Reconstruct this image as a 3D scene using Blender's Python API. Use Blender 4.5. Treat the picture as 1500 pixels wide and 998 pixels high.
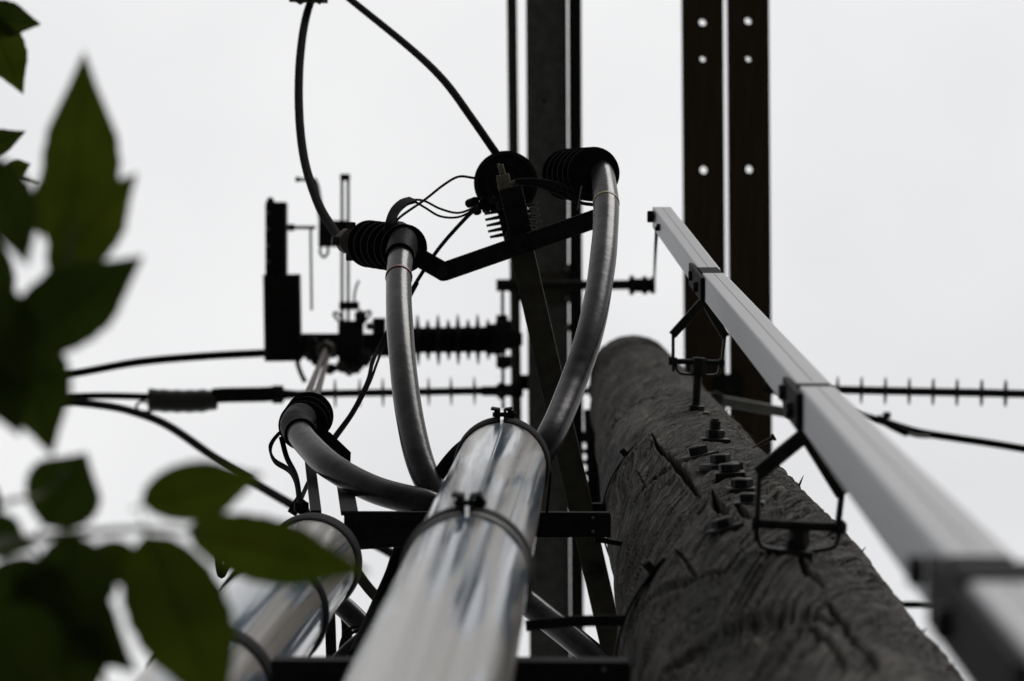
import bpy, math, random
import numpy as np
from mathutils import Vector, Matrix, Quaternion, noise as mnoise

# ------------------------------------------------------------------ camera, sky, sun
S = bpy.context.scene
for o in list(bpy.data.objects):
    bpy.data.objects.remove(o)
C = S.collection
F = 5000.0                       # focal length in photo pixels (photo 1500 x 998)
VP = (845.0, 345.0)              # where vertical lines meet in the photo
CAMZ = 1.6
zc = Vector((VP[0] - 750, 499 - VP[1], -F)).normalized()
Bm = Matrix(((1, 0, 0), (0, -1, 0), (0, 0, -1)))
Q = (Bm @ zc).rotation_difference(Vector((0, 0, 1))).to_matrix()
R3 = Q @ Bm
cam = bpy.data.cameras.new('camera')
camo = bpy.data.objects.new('camera', cam)
C.objects.link(camo)
M4 = R3.to_4x4()
M4.translation = Vector((0, 0, CAMZ))
camo.matrix_world = M4
cam.sensor_width = 36
cam.lens = 36 * F / 1500
cam.clip_start = 0.05
cam.clip_end = 2000
cam.dof.use_dof = True
cam.dof.focus_distance = 4.8
cam.dof.aperture_fstop = 9.0
cam.dof.aperture_blades = 9
S.camera = camo

W = bpy.data.worlds.new('World')
S.world = W
W.use_nodes = True
wn, wl = W.node_tree.nodes, W.node_tree.links
wn.clear()
wout = wn.new('ShaderNodeOutputWorld')
bg = wn.new('ShaderNodeBackground')
SUN_EL, SUN_AZ = math.radians(42), math.radians(28)
sky = wn.new('ShaderNodeTexSky')
sky.sky_type = 'NISHITA'
sky.sun_disc = False
sky.sun_elevation = SUN_EL
sky.sun_rotation = math.pi - SUN_AZ
skys = wn.new('ShaderNodeVectorMath'); skys.operation = 'SCALE'
skys.inputs['Scale'].default_value = 0.1
wl.new(sky.outputs[0], skys.inputs[0])
tc = wn.new('ShaderNodeTexCoord')
nz = wn.new('ShaderNodeTexNoise')
nz.inputs['Scale'].default_value = 5.0
nz.inputs['Detail'].default_value = 4
nz.inputs['Roughness'].default_value = 0.45
wl.new(tc.outputs['Generated'], nz.inputs['Vector'])
cr = wn.new('ShaderNodeValToRGB')
cr.color_ramp.elements[0].position = 0.3
cr.color_ramp.elements[0].color = (0.765, 0.768, 0.78, 1)
cr.color_ramp.elements[1].position = 0.7
cr.color_ramp.elements[1].color = (0.965, 0.965, 0.968, 1)
wl.new(nz.outputs['Fac'], cr.inputs['Fac'])
mx = wn.new('ShaderNodeMix'); mx.data_type = 'RGBA'
mx.inputs['Factor'].default_value = 0.97          # unbroken cloud cover over the sky
wl.new(skys.outputs[0], mx.inputs['A'])
wl.new(cr.outputs['Color'], mx.inputs['B'])
sx = wn.new('ShaderNodeSeparateXYZ'); wl.new(tc.outputs['Generated'], sx.inputs[0])
cie = wn.new('ShaderNodeMapRange')            # standard overcast sky: a third as bright at the horizon as overhead
cie.inputs['From Min'].default_value = 0; cie.inputs['From Max'].default_value = 1
cie.inputs['To Min'].default_value = 0.333; cie.inputs['To Max'].default_value = 1.0
wl.new(sx.outputs['Z'], cie.inputs['Value'])
ov = wn.new('ShaderNodeVectorMath'); ov.operation = 'SCALE'
wl.new(mx.outputs['Result'], ov.inputs[0]); wl.new(cie.outputs[0], ov.inputs['Scale'])
wl.new(ov.outputs[0], bg.inputs['Color'])
bg.inputs['Strength'].default_value = 1.0
wl.new(bg.outputs[0], wout.inputs[0])

sl = bpy.data.lights.new('sun', 'SUN')
sl.energy = 1.3
sl.angle = math.radians(25)
sl.color = (1, 0.97, 0.93)
so = bpy.data.objects.new('sun', sl)
C.objects.link(so)
sd = Vector((math.cos(SUN_EL) * math.sin(SUN_AZ), -math.cos(SUN_EL) * math.cos(SUN_AZ), math.sin(SUN_EL)))
so.rotation_euler = sd.to_track_quat('Z', 'Y').to_euler()
so.location = (5, -5, 20)

S.view_settings.view_transform = 'Standard'
S.view_settings.look = 'None'
S.view_settings.exposure = 0
S.view_settings.gamma = 1
S.render.engine = 'CYCLES'
S.render.resolution_x, S.render.resolution_y = 1024, 681

# ------------------------------------------------------------------ pixel helpers
CAM = Vector((0, 0, CAMZ))
def ray(px, py):
    return R3 @ Vector((px - 750, 499 - py, -F))
def P(px, py, h):
    """the point h metres above the camera seen at photo pixel (px, py)"""
    d = ray(px, py)
    return CAM + d * (h / d.z)
def L(px, h):
    return px * h / F

# ------------------------------------------------------------------ materials
def mat(name, base, rough=0.5, metal=0.0, noise=None, bump=None, spec=0.5, coat=0):
    m = bpy.data.materials.new(name)
    m.use_nodes = True
    n, l = m.node_tree.nodes, m.node_tree.links
    b = n['Principled BSDF']
    b.inputs['Base Color'].default_value = (*base, 1)
    b.inputs['Roughness'].default_value = rough
    b.inputs['Metallic'].default_value = metal
    b.inputs['Specular IOR Level'].default_value = spec
    b.inputs['Coat Weight'].default_value = coat
    t = n.new('ShaderNodeTexCoord')
    if noise:
        sc, amt, stretch = noise
        mp = n.new('ShaderNodeMapping'); mp.inputs['Scale'].default_value = stretch
        l.new(t.outputs['Object'], mp.inputs['Vector'])
        tx = n.new('ShaderNodeTexNoise'); tx.inputs['Scale'].default_value = sc
        tx.inputs['Detail'].default_value = 6; tx.inputs['Roughness'].default_value = 0.6
        l.new(mp.outputs[0], tx.inputs['Vector'])
        rp = n.new('ShaderNodeValToRGB')
        rp.color_ramp.elements[0].position = 0.3; rp.color_ramp.elements[1].position = 0.7
        rp.color_ramp.elements[0].color = (*[c * (1 - amt) for c in base], 1)
        rp.color_ramp.elements[1].color = (*[min(1, c * (1 + amt)) for c in base], 1)
        l.new(tx.outputs['Fac'], rp.inputs['Fac'])
        l.new(rp.outputs[0], b.inputs['Base Color'])
        mr = n.new('ShaderNodeMapRange')
        mr.inputs['To Min'].default_value = max(0.03, rough * 0.75); mr.inputs['To Max'].default_value = min(1, rough * 1.25)
        l.new(tx.outputs['Fac'], mr.inputs['Value']); l.new(mr.outputs[0], b.inputs['Roughness'])
    if bump:
        sc, st, dist, stretch = bump
        mp = n.new('ShaderNodeMapping'); mp.inputs['Scale'].default_value = stretch
        l.new(t.outputs['Object'], mp.inputs['Vector'])
        tx = n.new('ShaderNodeTexNoise'); tx.inputs['Scale'].default_value = sc; tx.inputs['Detail'].default_value = 5
        l.new(mp.outputs[0], tx.inputs['Vector'])
        bp = n.new('ShaderNodeBump'); bp.inputs['Strength'].default_value = st; bp.inputs['Distance'].default_value = dist
        l.new(tx.outputs['Fac'], bp.inputs['Height']); l.new(bp.outputs[0], b.inputs['Normal'])
    return m

U1 = (1, 1, 1)
MT = {
    'galv': mat('galvanized_steel', (0.22, 0.22, 0.22), 0.6, 0.3, (30, 0.25, U1)),
    'galv_mid': mat('dull_zinc_steel', (0.13, 0.13, 0.13), 0.7, 0.15, (25, 0.35, U1), None, 0.15),
    'galv_dark': mat('weathered_steel', (0.065, 0.063, 0.054), 0.75, 0.1, (40, 0.35, U1), None, 0.12),
    'black_steel': mat('black_painted_steel', (0.022, 0.022, 0.023), 0.75, 0.0, (60, 0.4, U1), None, 0.04),
    'bolt': mat('oxidised_bolt_steel', (0.030, 0.030, 0.031), 0.6, 0.15, (90, 0.4, U1), None, 0.12),
    'polymer': mat('black_polymer', (0.016, 0.016, 0.017), 0.8, 0, (50, 0.3, U1), None, 0.03),
    'grey_polymer': mat('grey_polymer', (0.025, 0.026, 0.027), 0.8, 0, (50, 0.3, U1), None, 0.06),
    'rubber': mat('black_rubber', (0.012, 0.012, 0.013), 0.8, 0, None, None, 0.03),
    'tape': mat('glossy_black_tape', (0.012, 0.012, 0.015), 0.42, 0, None, (30, 0.5, 0.006, U1), 0.008),
    'jacket': mat('grey_cable_jacket', (0.030, 0.028, 0.032), 0.27, 0, (22, 0.7, U1), (45, 0.35, 0.002, U1), 0.13),
    'redmark': mat('red_phase_band', (0.20, 0.05, 0.04), 0.5),
    'yellowmark': mat('yellow_phase_band', (0.30, 0.24, 0.10), 0.5),
    'alu': mat('aluminium', (0.31, 0.315, 0.33), 0.46, 0.45, (10, 0.14, (1, 1, 0.12)), (30, 0.15, 0.001, (1, 1, 0.05))),
    'brass': mat('dull_bronze', (0.20, 0.19, 0.13), 0.5, 0.6, (60, 0.3, U1)),
    'conductor': mat('insulated_conductor', (0.012, 0.0115, 0.011), 0.9, 0, (30, 0.2, U1), None, 0.02),
    'lug': mat('brown_grey_sleeve', (0.085, 0.070, 0.063), 0.6, 0.0, (40, 0.3, U1), None, 0.04),
    'timber': mat('creosoted_timber', (0.045, 0.027, 0.015), 0.85, 0, (6, 0.5, (6, 0.6, 6)), (40, 0.4, 0.003, (6, 0.6, 6))),
    'trunk': mat('bark', (0.10, 0.075, 0.05), 0.9, 0, (20, 0.4, (1, 1, 0.3)), (30, 0.6, 0.01, (1, 1, 0.3))),
    'twig': mat('green_twig', (0.09, 0.10, 0.04), 0.7),
    'nailrust': mat('rusty_nail', (0.06, 0.045, 0.04), 0.7, 0.4),
    'splint': mat('grey_splinter', (0.16, 0.13, 0.10), 0.9),
}

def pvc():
    """glossy grey pipe with mostly reflection streaks painted down its length"""
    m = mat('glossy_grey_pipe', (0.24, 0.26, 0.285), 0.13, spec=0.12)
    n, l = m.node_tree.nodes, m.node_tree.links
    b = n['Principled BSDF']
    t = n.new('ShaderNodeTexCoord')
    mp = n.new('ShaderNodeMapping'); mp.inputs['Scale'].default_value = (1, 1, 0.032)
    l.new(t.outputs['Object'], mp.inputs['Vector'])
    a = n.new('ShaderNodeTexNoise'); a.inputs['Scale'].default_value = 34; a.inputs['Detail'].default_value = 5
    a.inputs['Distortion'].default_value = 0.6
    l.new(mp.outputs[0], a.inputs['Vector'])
    rp = n.new('ShaderNodeValToRGB')  # blue-grey and beige streaks, mostly sky and equipment reflections put into the base colour
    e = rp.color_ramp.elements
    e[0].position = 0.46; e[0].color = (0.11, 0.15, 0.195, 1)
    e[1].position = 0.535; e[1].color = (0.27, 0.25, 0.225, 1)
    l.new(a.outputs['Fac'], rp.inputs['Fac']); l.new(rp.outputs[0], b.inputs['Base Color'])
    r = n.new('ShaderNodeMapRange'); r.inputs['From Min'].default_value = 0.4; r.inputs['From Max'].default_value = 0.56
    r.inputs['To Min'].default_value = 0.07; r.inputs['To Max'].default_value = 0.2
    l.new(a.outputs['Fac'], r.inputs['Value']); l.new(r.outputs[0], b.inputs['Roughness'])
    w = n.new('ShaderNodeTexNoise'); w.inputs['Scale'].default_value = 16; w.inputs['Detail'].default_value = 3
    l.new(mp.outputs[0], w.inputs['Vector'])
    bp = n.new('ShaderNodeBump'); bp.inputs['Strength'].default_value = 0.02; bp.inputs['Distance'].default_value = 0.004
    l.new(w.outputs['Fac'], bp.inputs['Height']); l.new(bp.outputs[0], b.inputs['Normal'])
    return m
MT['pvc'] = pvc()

def wood():
    m = mat('weathered_pole_wood', (0.2, 0.18, 0.16), 0.9, spec=0.2)
    n, l = m.node_tree.nodes, m.node_tree.links
    b = n['Principled BSDF']
    uv = n.new('ShaderNodeUVMap'); uv.uv_map = 'UVMap'
    def mapping(sx, sy):
        mp = n.new('ShaderNodeMapping'); mp.inputs['Scale'].default_value = (sx, sy, 1)
        l.new(uv.outputs[0], mp.inputs['Vector']); return mp
    wmap = mapping(14, 0.9)
    wn_ = n.new('ShaderNodeTexNoise'); wn_.inputs['Scale'].default_value = 1.0; wn_.inputs['Detail'].default_value = 3
    l.new(wmap.outputs[0], wn_.inputs['Vector'])
    sc = n.new('ShaderNodeVectorMath'); sc.operation = 'SCALE'; sc.inputs['Scale'].default_value = 10.0
    l.new(wn_.outputs['Color'], sc.inputs[0])
    # spiral grain: along it u grows 0.22 m for every metre of height
    sp = n.new('ShaderNodeSeparateXYZ'); l.new(uv.outputs[0], sp.inputs[0])
    ma = n.new('ShaderNodeMath'); ma.operation = 'MULTIPLY_ADD'; ma.inputs[1].default_value = -0.22
    l.new(sp.outputs['Y'], ma.inputs[0]); l.new(sp.outputs['X'], ma.inputs[2])
    k1 = n.new('ShaderNodeMath'); k1.operation = 'MULTIPLY'; k1.inputs[1].default_value = 190; l.new(ma.outputs[0], k1.inputs[0])
    k2 = n.new('ShaderNodeMath'); k2.operation = 'MULTIPLY'; k2.inputs[1].default_value = 5.0; l.new(sp.outputs['Y'], k2.inputs[0])
    cb_ = n.new('ShaderNodeCombineXYZ'); l.new(k1.outputs[0], cb_.inputs['X']); l.new(k2.outputs[0], cb_.inputs['Y'])
    ad = n.new('ShaderNodeVectorMath'); ad.operation = 'ADD'
    l.new(cb_.outputs[0], ad.inputs[0]); l.new(sc.outputs[0], ad.inputs[1])
    grain = n.new('ShaderNodeTexNoise'); grain.inputs['Scale'].default_value = 1.0; grain.inputs['Detail'].default_value = 6; grain.inputs['Roughness'].default_value = 0.6
    l.new(ad.outputs[0], grain.inputs['Vector'])
    rp = n.new('ShaderNodeValToRGB'); e = rp.color_ramp.elements
    e[0].position = 0.37; e[0].color = (0.022, 0.019, 0.016, 1)
    e[1].position = 0.64; e[1].color = (0.150, 0.140, 0.127, 1)
    k = e.new(0.47); k.color = (0.060, 0.055, 0.050, 1)
    l.new(grain.outputs['Fac'], rp.inputs['Fac'])
    pm = mapping(14, 1.1)
    pt = n.new('ShaderNodeTexNoise'); pt.inputs['Scale'].default_value = 1; pt.inputs['Detail'].default_value = 4
    l.new(pm.outputs[0], pt.inputs['Vector'])
    rp2 = n.new('ShaderNodeValToRGB'); e = rp2.color_ramp.elements
    e[0].position = 0.35; e[0].color = (0.5, 0.5, 0.52, 1)
    e[1].position = 0.7; e[1].color = (1.12, 1.07, 1.0, 1)
    l.new(pt.outputs['Fac'], rp2.inputs['Fac'])
    mul = n.new('ShaderNodeMix'); mul.data_type = 'RGBA'; mul.blend_type = 'MULTIPLY'; mul.inputs['Factor'].default_value = 1
    l.new(rp.outputs[0], mul.inputs['A']); l.new(rp2.outputs[0], mul.inputs['B'])
    l.new(mul.outputs['Result'], b.inputs['Base Color'])
    # fine drying checks: thin dark slits along the grain
    c2 = n.new('ShaderNodeVectorMath'); c2.operation = 'MULTIPLY'; c2.inputs[1].default_value = (0.55, 0.45, 1)
    l.new(ad.outputs[0], c2.inputs[0])
    ck = n.new('ShaderNodeTexNoise'); ck.inputs['Scale'].default_value = 1.0; ck.inputs['Detail'].default_value = 2.5
    l.new(c2.outputs[0], ck.inputs['Vector'])
    sb = n.new('ShaderNodeMath'); sb.operation = 'SUBTRACT'; sb.inputs[1].default_value = 0.5; l.new(ck.outputs['Fac'], sb.inputs[0])
    ab = n.new('ShaderNodeMath'); ab.operation = 'ABSOLUTE'; l.new(sb.outputs[0], ab.inputs[0])
    cm = n.new('ShaderNodeMapRange'); cm.inputs['From Min'].default_value = 0.008; cm.inputs['From Max'].default_value = 0.05
    cm.inputs['To Min'].default_value = 0.0; cm.inputs['To Max'].default_value = 1.0
    l.new(ab.outputs[0], cm.inputs['Value'])
    # the slits come and go in patches
    pm2 = n.new('ShaderNodeMapRange'); pm2.inputs['From Min'].default_value = 0.5; pm2.inputs['From Max'].default_value = 0.64
    l.new(wn_.outputs['Fac'], pm2.inputs['Value'])
    mxk = n.new('ShaderNodeMath'); mxk.operation = 'MAXIMUM'; l.new(cm.outputs[0], mxk.inputs[0]); l.new(pm2.outputs[0], mxk.inputs[1])
    mm = n.new('ShaderNodeMix'); mm.data_type = 'RGBA'; l.new(mxk.outputs[0], mm.inputs['Factor'])
    mm.inputs['A'].default_value = (0.016, 0.014, 0.012, 1); l.new(mul.outputs['Result'], mm.inputs['B'])
    l.new(mm.outputs['Result'], b.inputs['Base Color'])
    hs_ = n.new('ShaderNodeMath'); hs_.operation = 'MULTIPLY_ADD'; hs_.inputs[1].default_value = 0.8
    l.new(mxk.outputs[0], hs_.inputs[0]); l.new(grain.outputs['Fac'], hs_.inputs[2])
    bp = n.new('ShaderNodeBump'); bp.inputs['Strength'].default_value = 1.0; bp.inputs['Distance'].default_value = 0.009
    l.new(hs_.outputs[0], bp.inputs['Height']); l.new(bp.outputs[0], b.inputs['Normal'])
    return m
MT['wood'] = wood()

def leafmat(name, c, tr):
    m = bpy.data.materials.new(name); m.use_nodes = True
    n, l = m.node_tree.nodes, m.node_tree.links
    b = n['Principled BSDF']; out = n['Material Output']
    b.inputs['Roughness'].default_value = 0.6; b.inputs['Specular IOR Level'].default_value = 0.1
    t = n.new('ShaderNodeTexCoord')
    nz = n.new('ShaderNodeTexNoise'); nz.inputs['Scale'].default_value = 25; nz.inputs['Detail'].default_value = 3
    l.new(t.outputs['Object'], nz.inputs['Vector'])
    rp = n.new('ShaderNodeValToRGB')
    rp.color_ramp.elements[0].position = 0.3; rp.color_ramp.elements[1].position = 0.7
    rp.color_ramp.elements[0].color = (c[0] * .7, c[1] * .75, c[2] * .7, 1); rp.color_ramp.elements[1].color = (c[0] * 1.2, c[1] * 1.15, c[2], 1)
    l.new(nz.outputs['Fac'], rp.inputs['Fac']); l.new(rp.outputs[0], b.inputs['Base Color'])
    ts = n.new('ShaderNodeBsdfTranslucent'); l.new(rp.outputs[0], ts.inputs['Color'])
    mx_ = n.new('ShaderNodeMixShader'); mx_.inputs[0].default_value = tr
    l.new(b.outputs[0], mx_.inputs[1]); l.new(ts.outputs[0], mx_.inputs[2]); l.new(mx_.outputs[0], out.inputs['Surface'])
    return m
MT['leaf'] = leafmat('green_leaf', (0.05, 0.070, 0.006), 0.36)
MT['leaf_dark'] = leafmat('dark_green_leaf', (0.032, 0.050, 0.007), 0.28)

def groundmat():
    m = mat('gravelly_ground', (0.07, 0.07, 0.058), 0.95, 0, (3, 0.5, U1), (60, 0.6, 0.02, U1))
    return m
MT['ground'] = groundmat()
glass = mat('clear_plastic_cover', (0.035, 0.035, 0.037), 0.25)
glass.node_tree.nodes['Principled BSDF'].inputs['Transmission Weight'].default_value = 0.15
MT['clear'] = glass

# ------------------------------------------------------------------ mesh builder
class MB:
    def __init__(s): s.v = []; s.f = []
    def add(s, v, f):
        k = len(s.v); s.v += [Vector(x) for x in v]; s.f += [tuple(i + k for i in q) for q in f]; return s
    def build(s, name, m, parent=None, smooth=True, bevel=0):
        me = bpy.data.meshes.new(name)
        off = parent['_o'] if parent else sum(s.v, Vector()) / len(s.v)
        off = Vector(off)
        me.from_pydata([tuple(v - off) for v in s.v], [], s.f)
        me.validate(); me.update()
        me.materials.append(MT[m] if isinstance(m, str) else m)
        o = bpy.data.objects.new(name, me); C.objects.link(o)
        if parent: o.parent = parent
        else: o.location = off
        o['_o'] = tuple(off)
        if smooth:
            me.polygons.foreach_set('use_smooth', [True] * len(me.polygons))
            md = o.modifiers.new('edges', 'EDGE_SPLIT'); md.split_angle = math.radians(38)
        if bevel:
            b = o.modifiers.new('bevel', 'BEVEL'); b.width = bevel; b.segments = 2; b.limit_method = 'ANGLE'
            o.modifiers.move(len(o.modifiers) - 1, 0)
        return o

def frame(ax, ref=None):
    ax = ax.normalized()
    ref = Vector(ref) if ref is not None else (Vector((0, 0, 1)) if abs(ax.z) < 0.9 else Vector((0, 1, 0)))
    u = (ref - ax * ref.dot(ax))
    if u.length < 1e-5: u = ax.orthogonal()
    u.normalize()
    return ax, u, ax.cross(u)

def smooth_pts(pts, n=8):
    pts = [Vector(p) for p in pts]
    if len(pts) < 3: return pts
    out = []
    for i in range(len(pts) - 1):
        p0 = pts[i - 1] if i else pts[0] * 2 - pts[1]
        p1, p2 = pts[i], pts[i + 1]
        p3 = pts[i + 2] if i + 2 < len(pts) else pts[-1] * 2 - pts[-2]
        for k in range(n):
            t = k / n
            out.append(0.5 * ((2 * p1) + (p2 - p0) * t + (2 * p0 - 5 * p1 + 4 * p2 - p3) * t * t + (3 * p1 - p0 - 3 * p2 + p3) * t ** 3))
    out.append(pts[-1])
    return out

def tube(mb, pts, r, seg=12, n=8, flat=None, rough=0, ref=None, smooth=True):
    """swept round (or flat: width, thickness) section along points"""
    pp = smooth_pts(pts, n) if smooth else [Vector(p) for p in pts]
    N = len(pp)
    V, Fc = [], []
    u = None
    for i, p in enumerate(pp):
        t = (pp[min(i + 1, N - 1)] - pp[max(i - 1, 0)]).normalized()
        if u is None:
            _, u, w = frame(t, ref)
        else:
            u = (u - t * u.dot(t)).normalized(); w = t.cross(u)
        rr = r[0] + (r[1] - r[0]) * i / (N - 1) if isinstance(r, tuple) else r
        rr *= 1 + rough * mnoise.noise(p * 9)
        for k in range(seg):
            a = 2 * math.pi * k / seg
            if flat:
                ca, sa = math.cos(a), math.sin(a)
                q = 0.35
                V.append(p + u * (flat[0] / 2 * math.copysign(abs(ca) ** q, ca)) + w * (flat[1] / 2 * math.copysign(abs(sa) ** q, sa)))
            else:
                V.append(p + u * rr * math.cos(a) + w * rr * math.sin(a))
    for i in range(N - 1):
        for k in range(seg):
            k2 = (k + 1) % seg
            Fc.append((i * seg + k, i * seg + k2, (i + 1) * seg + k2, (i + 1) * seg + k))
    Fc.append(tuple(range(seg))[::-1]); Fc.append(tuple((N - 1) * seg + k for k in range(seg)))
    return mb.add(V, Fc)

def lathe(mb, prof, p0, ax, seg=28):
    """prof: (distance along the axis, radius)"""
    ax, u, w = frame(Vector(ax))
    V, Fc = [], []
    p0 = Vector(p0)
    for t, r in prof:
        for k in range(seg):
            a = 2 * math.pi * k / seg
            V.append(p0 + ax * t + (u * math.cos(a) + w * math.sin(a)) * max(r, 1e-4))
    n = len(prof)
    for i in range(n - 1):
        for k in range(seg):
            k2 = (k + 1) % seg
            Fc.append((i * seg + k, i * seg + k2, (i + 1) * seg + k2, (i + 1) * seg + k))
    Fc.append(tuple(range(seg))[::-1]); Fc.append(tuple((n - 1) * seg + k for k in range(seg)))
    return mb.add(V, Fc)

def bar(mb, a, b, w, t, ref=None, prof=None):
    """box from a to b; w along ref direction's frame u, t across it"""
    a, b = Vector(a), Vector(b)
    ax, u, v = frame(b - a, ref)
    pr = prof or [(-w / 2, -t / 2), (w / 2, -t / 2), (w / 2, t / 2), (-w / 2, t / 2)]
    n = len(pr)
    V = [p + u * x + v * y for p in (a, b) for x, y in pr]
    Fc = [(i, (i + 1) % n, n + (i + 1) % n, n + i) for i in range(n)] + [tuple(range(n))[::-1], tuple(range(n, 2 * n))]
    return mb.add(V, Fc)

def hexa(mb, p, ax, r, h, ang=0, ref=None, cham=0.12):
    ax, u, w = frame(Vector(ax), ref)
    p = Vector(p); V = []
    for t, rr in ((0, r), (h * (1 - cham), r), (h, r * 0.86)):
        for k in range(6):
            a = ang + k * math.pi / 3
            V.append(p + ax * t + (u * math.cos(a) + w * math.sin(a)) * rr)
    Fc = [tuple(range(6))[::-1], tuple(range(12, 18))]
    for i in range(2):
        for k in range(6):
            k2 = (k + 1) % 6
            Fc.append((i * 6 + k, i * 6 + k2, i * 6 + 6 + k2, i * 6 + 6 + k))
    return mb.add(V, Fc)

def thing(name, label, cat, base, group=None):
    o = bpy.data.objects.new(name, None); C.objects.link(o)
    o.empty_display_size = 0.05
    o.location = base; o['_o'] = tuple(base)
    return tag(o, label, cat, group)
def tag(o, label, cat, group=None):
    o['label'] = label; o['category'] = cat
    if group: o['group'] = group
    return o
def struct(o):
    o['kind'] = 'structure'; return o

RND = random.Random(7)

# ------------------------------------------------------------------ ground
g = MB()
GN = 40
for i in range(GN + 1):
    for j in range(GN + 1):
        x = (i / GN - .5) * 2; y = (j / GN - .5) * 2
        X = math.copysign(abs(x) ** 2.2, x) * 500; Y = math.copysign(abs(y) ** 2.2, y) * 500
        g.v.append(Vector((X, Y, 0.03 * mnoise.noise(Vector((X * .3, Y * .3, 0))) if abs(X) > 3 or abs(Y) > 3 else 0)))
for i in range(GN):
    for j in range(GN):
        g.f.append((i * (GN + 1) + j, (i + 1) * (GN + 1) + j, (i + 1) * (GN + 1) + j + 1, i * (GN + 1) + j + 1))
struct(g.build('ground', 'ground', smooth=True))

# ------------------------------------------------------------------ wooden pole
PH = [-1.7, 2.83, 3.42, 4.56, 5.68, 11.62]
PX = [.206, .204, .203, .201, .193, .190]
PY = [.500, .489, .470, .452, .455, .488]
PR = [.172, .165, .160, .155, .150, .148]
def pole_at(h):
    return np.interp(h, PH, PX), np.interp(h, PH, PY), np.interp(h, PH, PR)
def on_pole(px, py):
    """first point of the pole along the ray through a pixel: point, outward normal, height"""
    d = ray(px, py); d = d / d.z
    best = None
    for h in np.arange(2.0, 11.6, 0.01):
        x, y, r = pole_at(h)
        dx, dy = d.x * h - x, d.y * h - y
        e = math.hypot(dx, dy) - r
        if e < 0:
            nrm = Vector((dx, dy, 0)).normalized()
            return CAM + d * h, nrm, h
        if best is None or e < best[0]: best = (e, h, Vector((dx, dy, 0)).normalized())
    e, h, nrm = best
    x, y, r = pole_at(h)
    return Vector((x + nrm.x * r, y + nrm.y * r, CAMZ + h)), nrm, h

pole = thing('utility_pole', 'thick grey cracked wooden utility pole', 'utility pole', (0.206, 0.5, 0))
NT = 1000
hh = np.concatenate([np.linspace(-1.7, 1.85, 12), np.linspace(1.9, 6.6, 420), np.linspace(6.63, 11.6, 150)])
th = np.linspace(0, 2 * np.pi, NT, endpoint=False)
rs = np.random.RandomState(3)
def pnoise(u, v, nu, nv, seed):
    """smooth value noise, periodic in u (0..1), nu cells round, nv cells per unit of v"""
    r = np.random.RandomState(seed)
    gv = r.rand(int(nu), 600)
    x = u * nu; y = (v + 3) * nv
    x0 = np.floor(x).astype(int); y0 = np.floor(y).astype(int)
    fx = x - x0; fy = y - y0
    fx = fx * fx * (3 - 2 * fx); fy = fy * fy * (3 - 2 * fy)
    a = gv[x0 % nu, y0 % 600]; b = gv[(x0 + 1) % nu, y0 % 600]; c = gv[x0 % nu, (y0 + 1) % 600]; d_ = gv[(x0 + 1) % nu, (y0 + 1) % 600]
    return (a * (1 - fx) + b * fx) * (1 - fy) + (c * (1 - fx) + d_ * fx) * fy
TH, HH = np.meshgrid(th, hh)
Un = TH / (2 * np.pi)
warp = (pnoise(Un, HH, 9, .7, 1) - .5) * .06 + (pnoise(Un, HH, 20, 1.6, 2) - .5) * .025
Uw = Un + warp - HH * 0.23
disp = (pnoise(Un, HH, 5, .9, 4) - .5) * .010 + (pnoise(Un, HH, 11, 2.2, 5) - .5) * .006 + (pnoise(Un, HH, 24, 5, 15) - .5) * .003
ridge = 1 - np.abs(2 * pnoise(Uw % 1, HH, 46, 1.3, 6) - 1)
disp -= .0018 * ridge ** 4
ridge2 = 1 - np.abs(2 * pnoise(Uw % 1, HH, 170, 2.6, 7) - 1)
disp -= .0034 * ridge2 ** 5
ridge3 = 1 - np.abs(2 * pnoise((Uw + .3) % 1, HH, 90, 1.8, 17) - 1)
mask3 = np.clip(pnoise(Un, HH, 14, 2.0, 18) * 3 - 1.5, 0, 1)
disp -= .012 * np.clip(ridge3 * 6 - 5, 0, 1) * mask3
ring = 1 - np.abs(2 * pnoise((Un + .06 * np.sin(HH * 1.7)) % 1, HH + 0.35 * pnoise(Un, HH, 7, .8, 12), 8, 2.4, 8) - 1)
disp -= .004 * ring ** 5
# lumpy rings round the pole
wz = HH + .10 * (pnoise(Un, HH, 6, 1.2, 21) - .5) * 2 + .05 * np.sin(2 * np.pi * Un * 2 + 1)
disp += .010 * (pnoise(Un, wz, 3, 3.0, 22) - .5) + .006 * (pnoise(Un, wz, 5, 6.5, 23) - .5)
# the cracks one can point at, traced on the pole's surface: pixels, half-width (m), depth (m)
CR = [([(957, 642), (965, 655), (978, 668), (992, 684), (1006, 702), (1018, 716), (1026, 728)], .0042, .022),
      ([(1042, 722), (1050, 742), (1062, 752), (1066, 760)], .005, .022),
      ([(1077, 738), (1086, 752), (1100, 760)], .003, .012),
      ([(930, 690), (938, 702), (944, 712)], .0018, .006),
      ([(892, 600), (900, 612), (903, 618)], .0018, .006),
      ([(1167, 812), (1182, 836), (1206, 862)], .004, .014),
      ([(993, 812), (1008, 832), (1024, 852)], .0016, .004),
      ([(1215, 880), (1250, 920), (1285, 985)], .005, .009),
      ([(1180, 905), (1215, 930), (1240, 980)], .0035, .007),
      ([(965, 985), (1010, 955), (1075, 915), (1130, 898), (1200, 893), (1230, 905)], .0028, .004),
      ([(925, 735), (940, 715), (975, 690), (1000, 680)], .0022, .006),
      ([(900, 720), (915, 690), (945, 655), (990, 625)], .0025, .007),
      ([(890, 640), (920, 600), (950, 585), (985, 580)], .003, .007),
      ([(885, 580), (905, 552), (935, 540)], .003, .006),
      ([(1005, 655), (1012, 662), (1030, 668)], .002, .008),
      ([(930, 900), (990, 860), (1060, 845)], .0022, .003),
      ([(1110, 680), (1135, 690), (1160, 715)], .003, .008)]
ZS = 0.07
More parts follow.
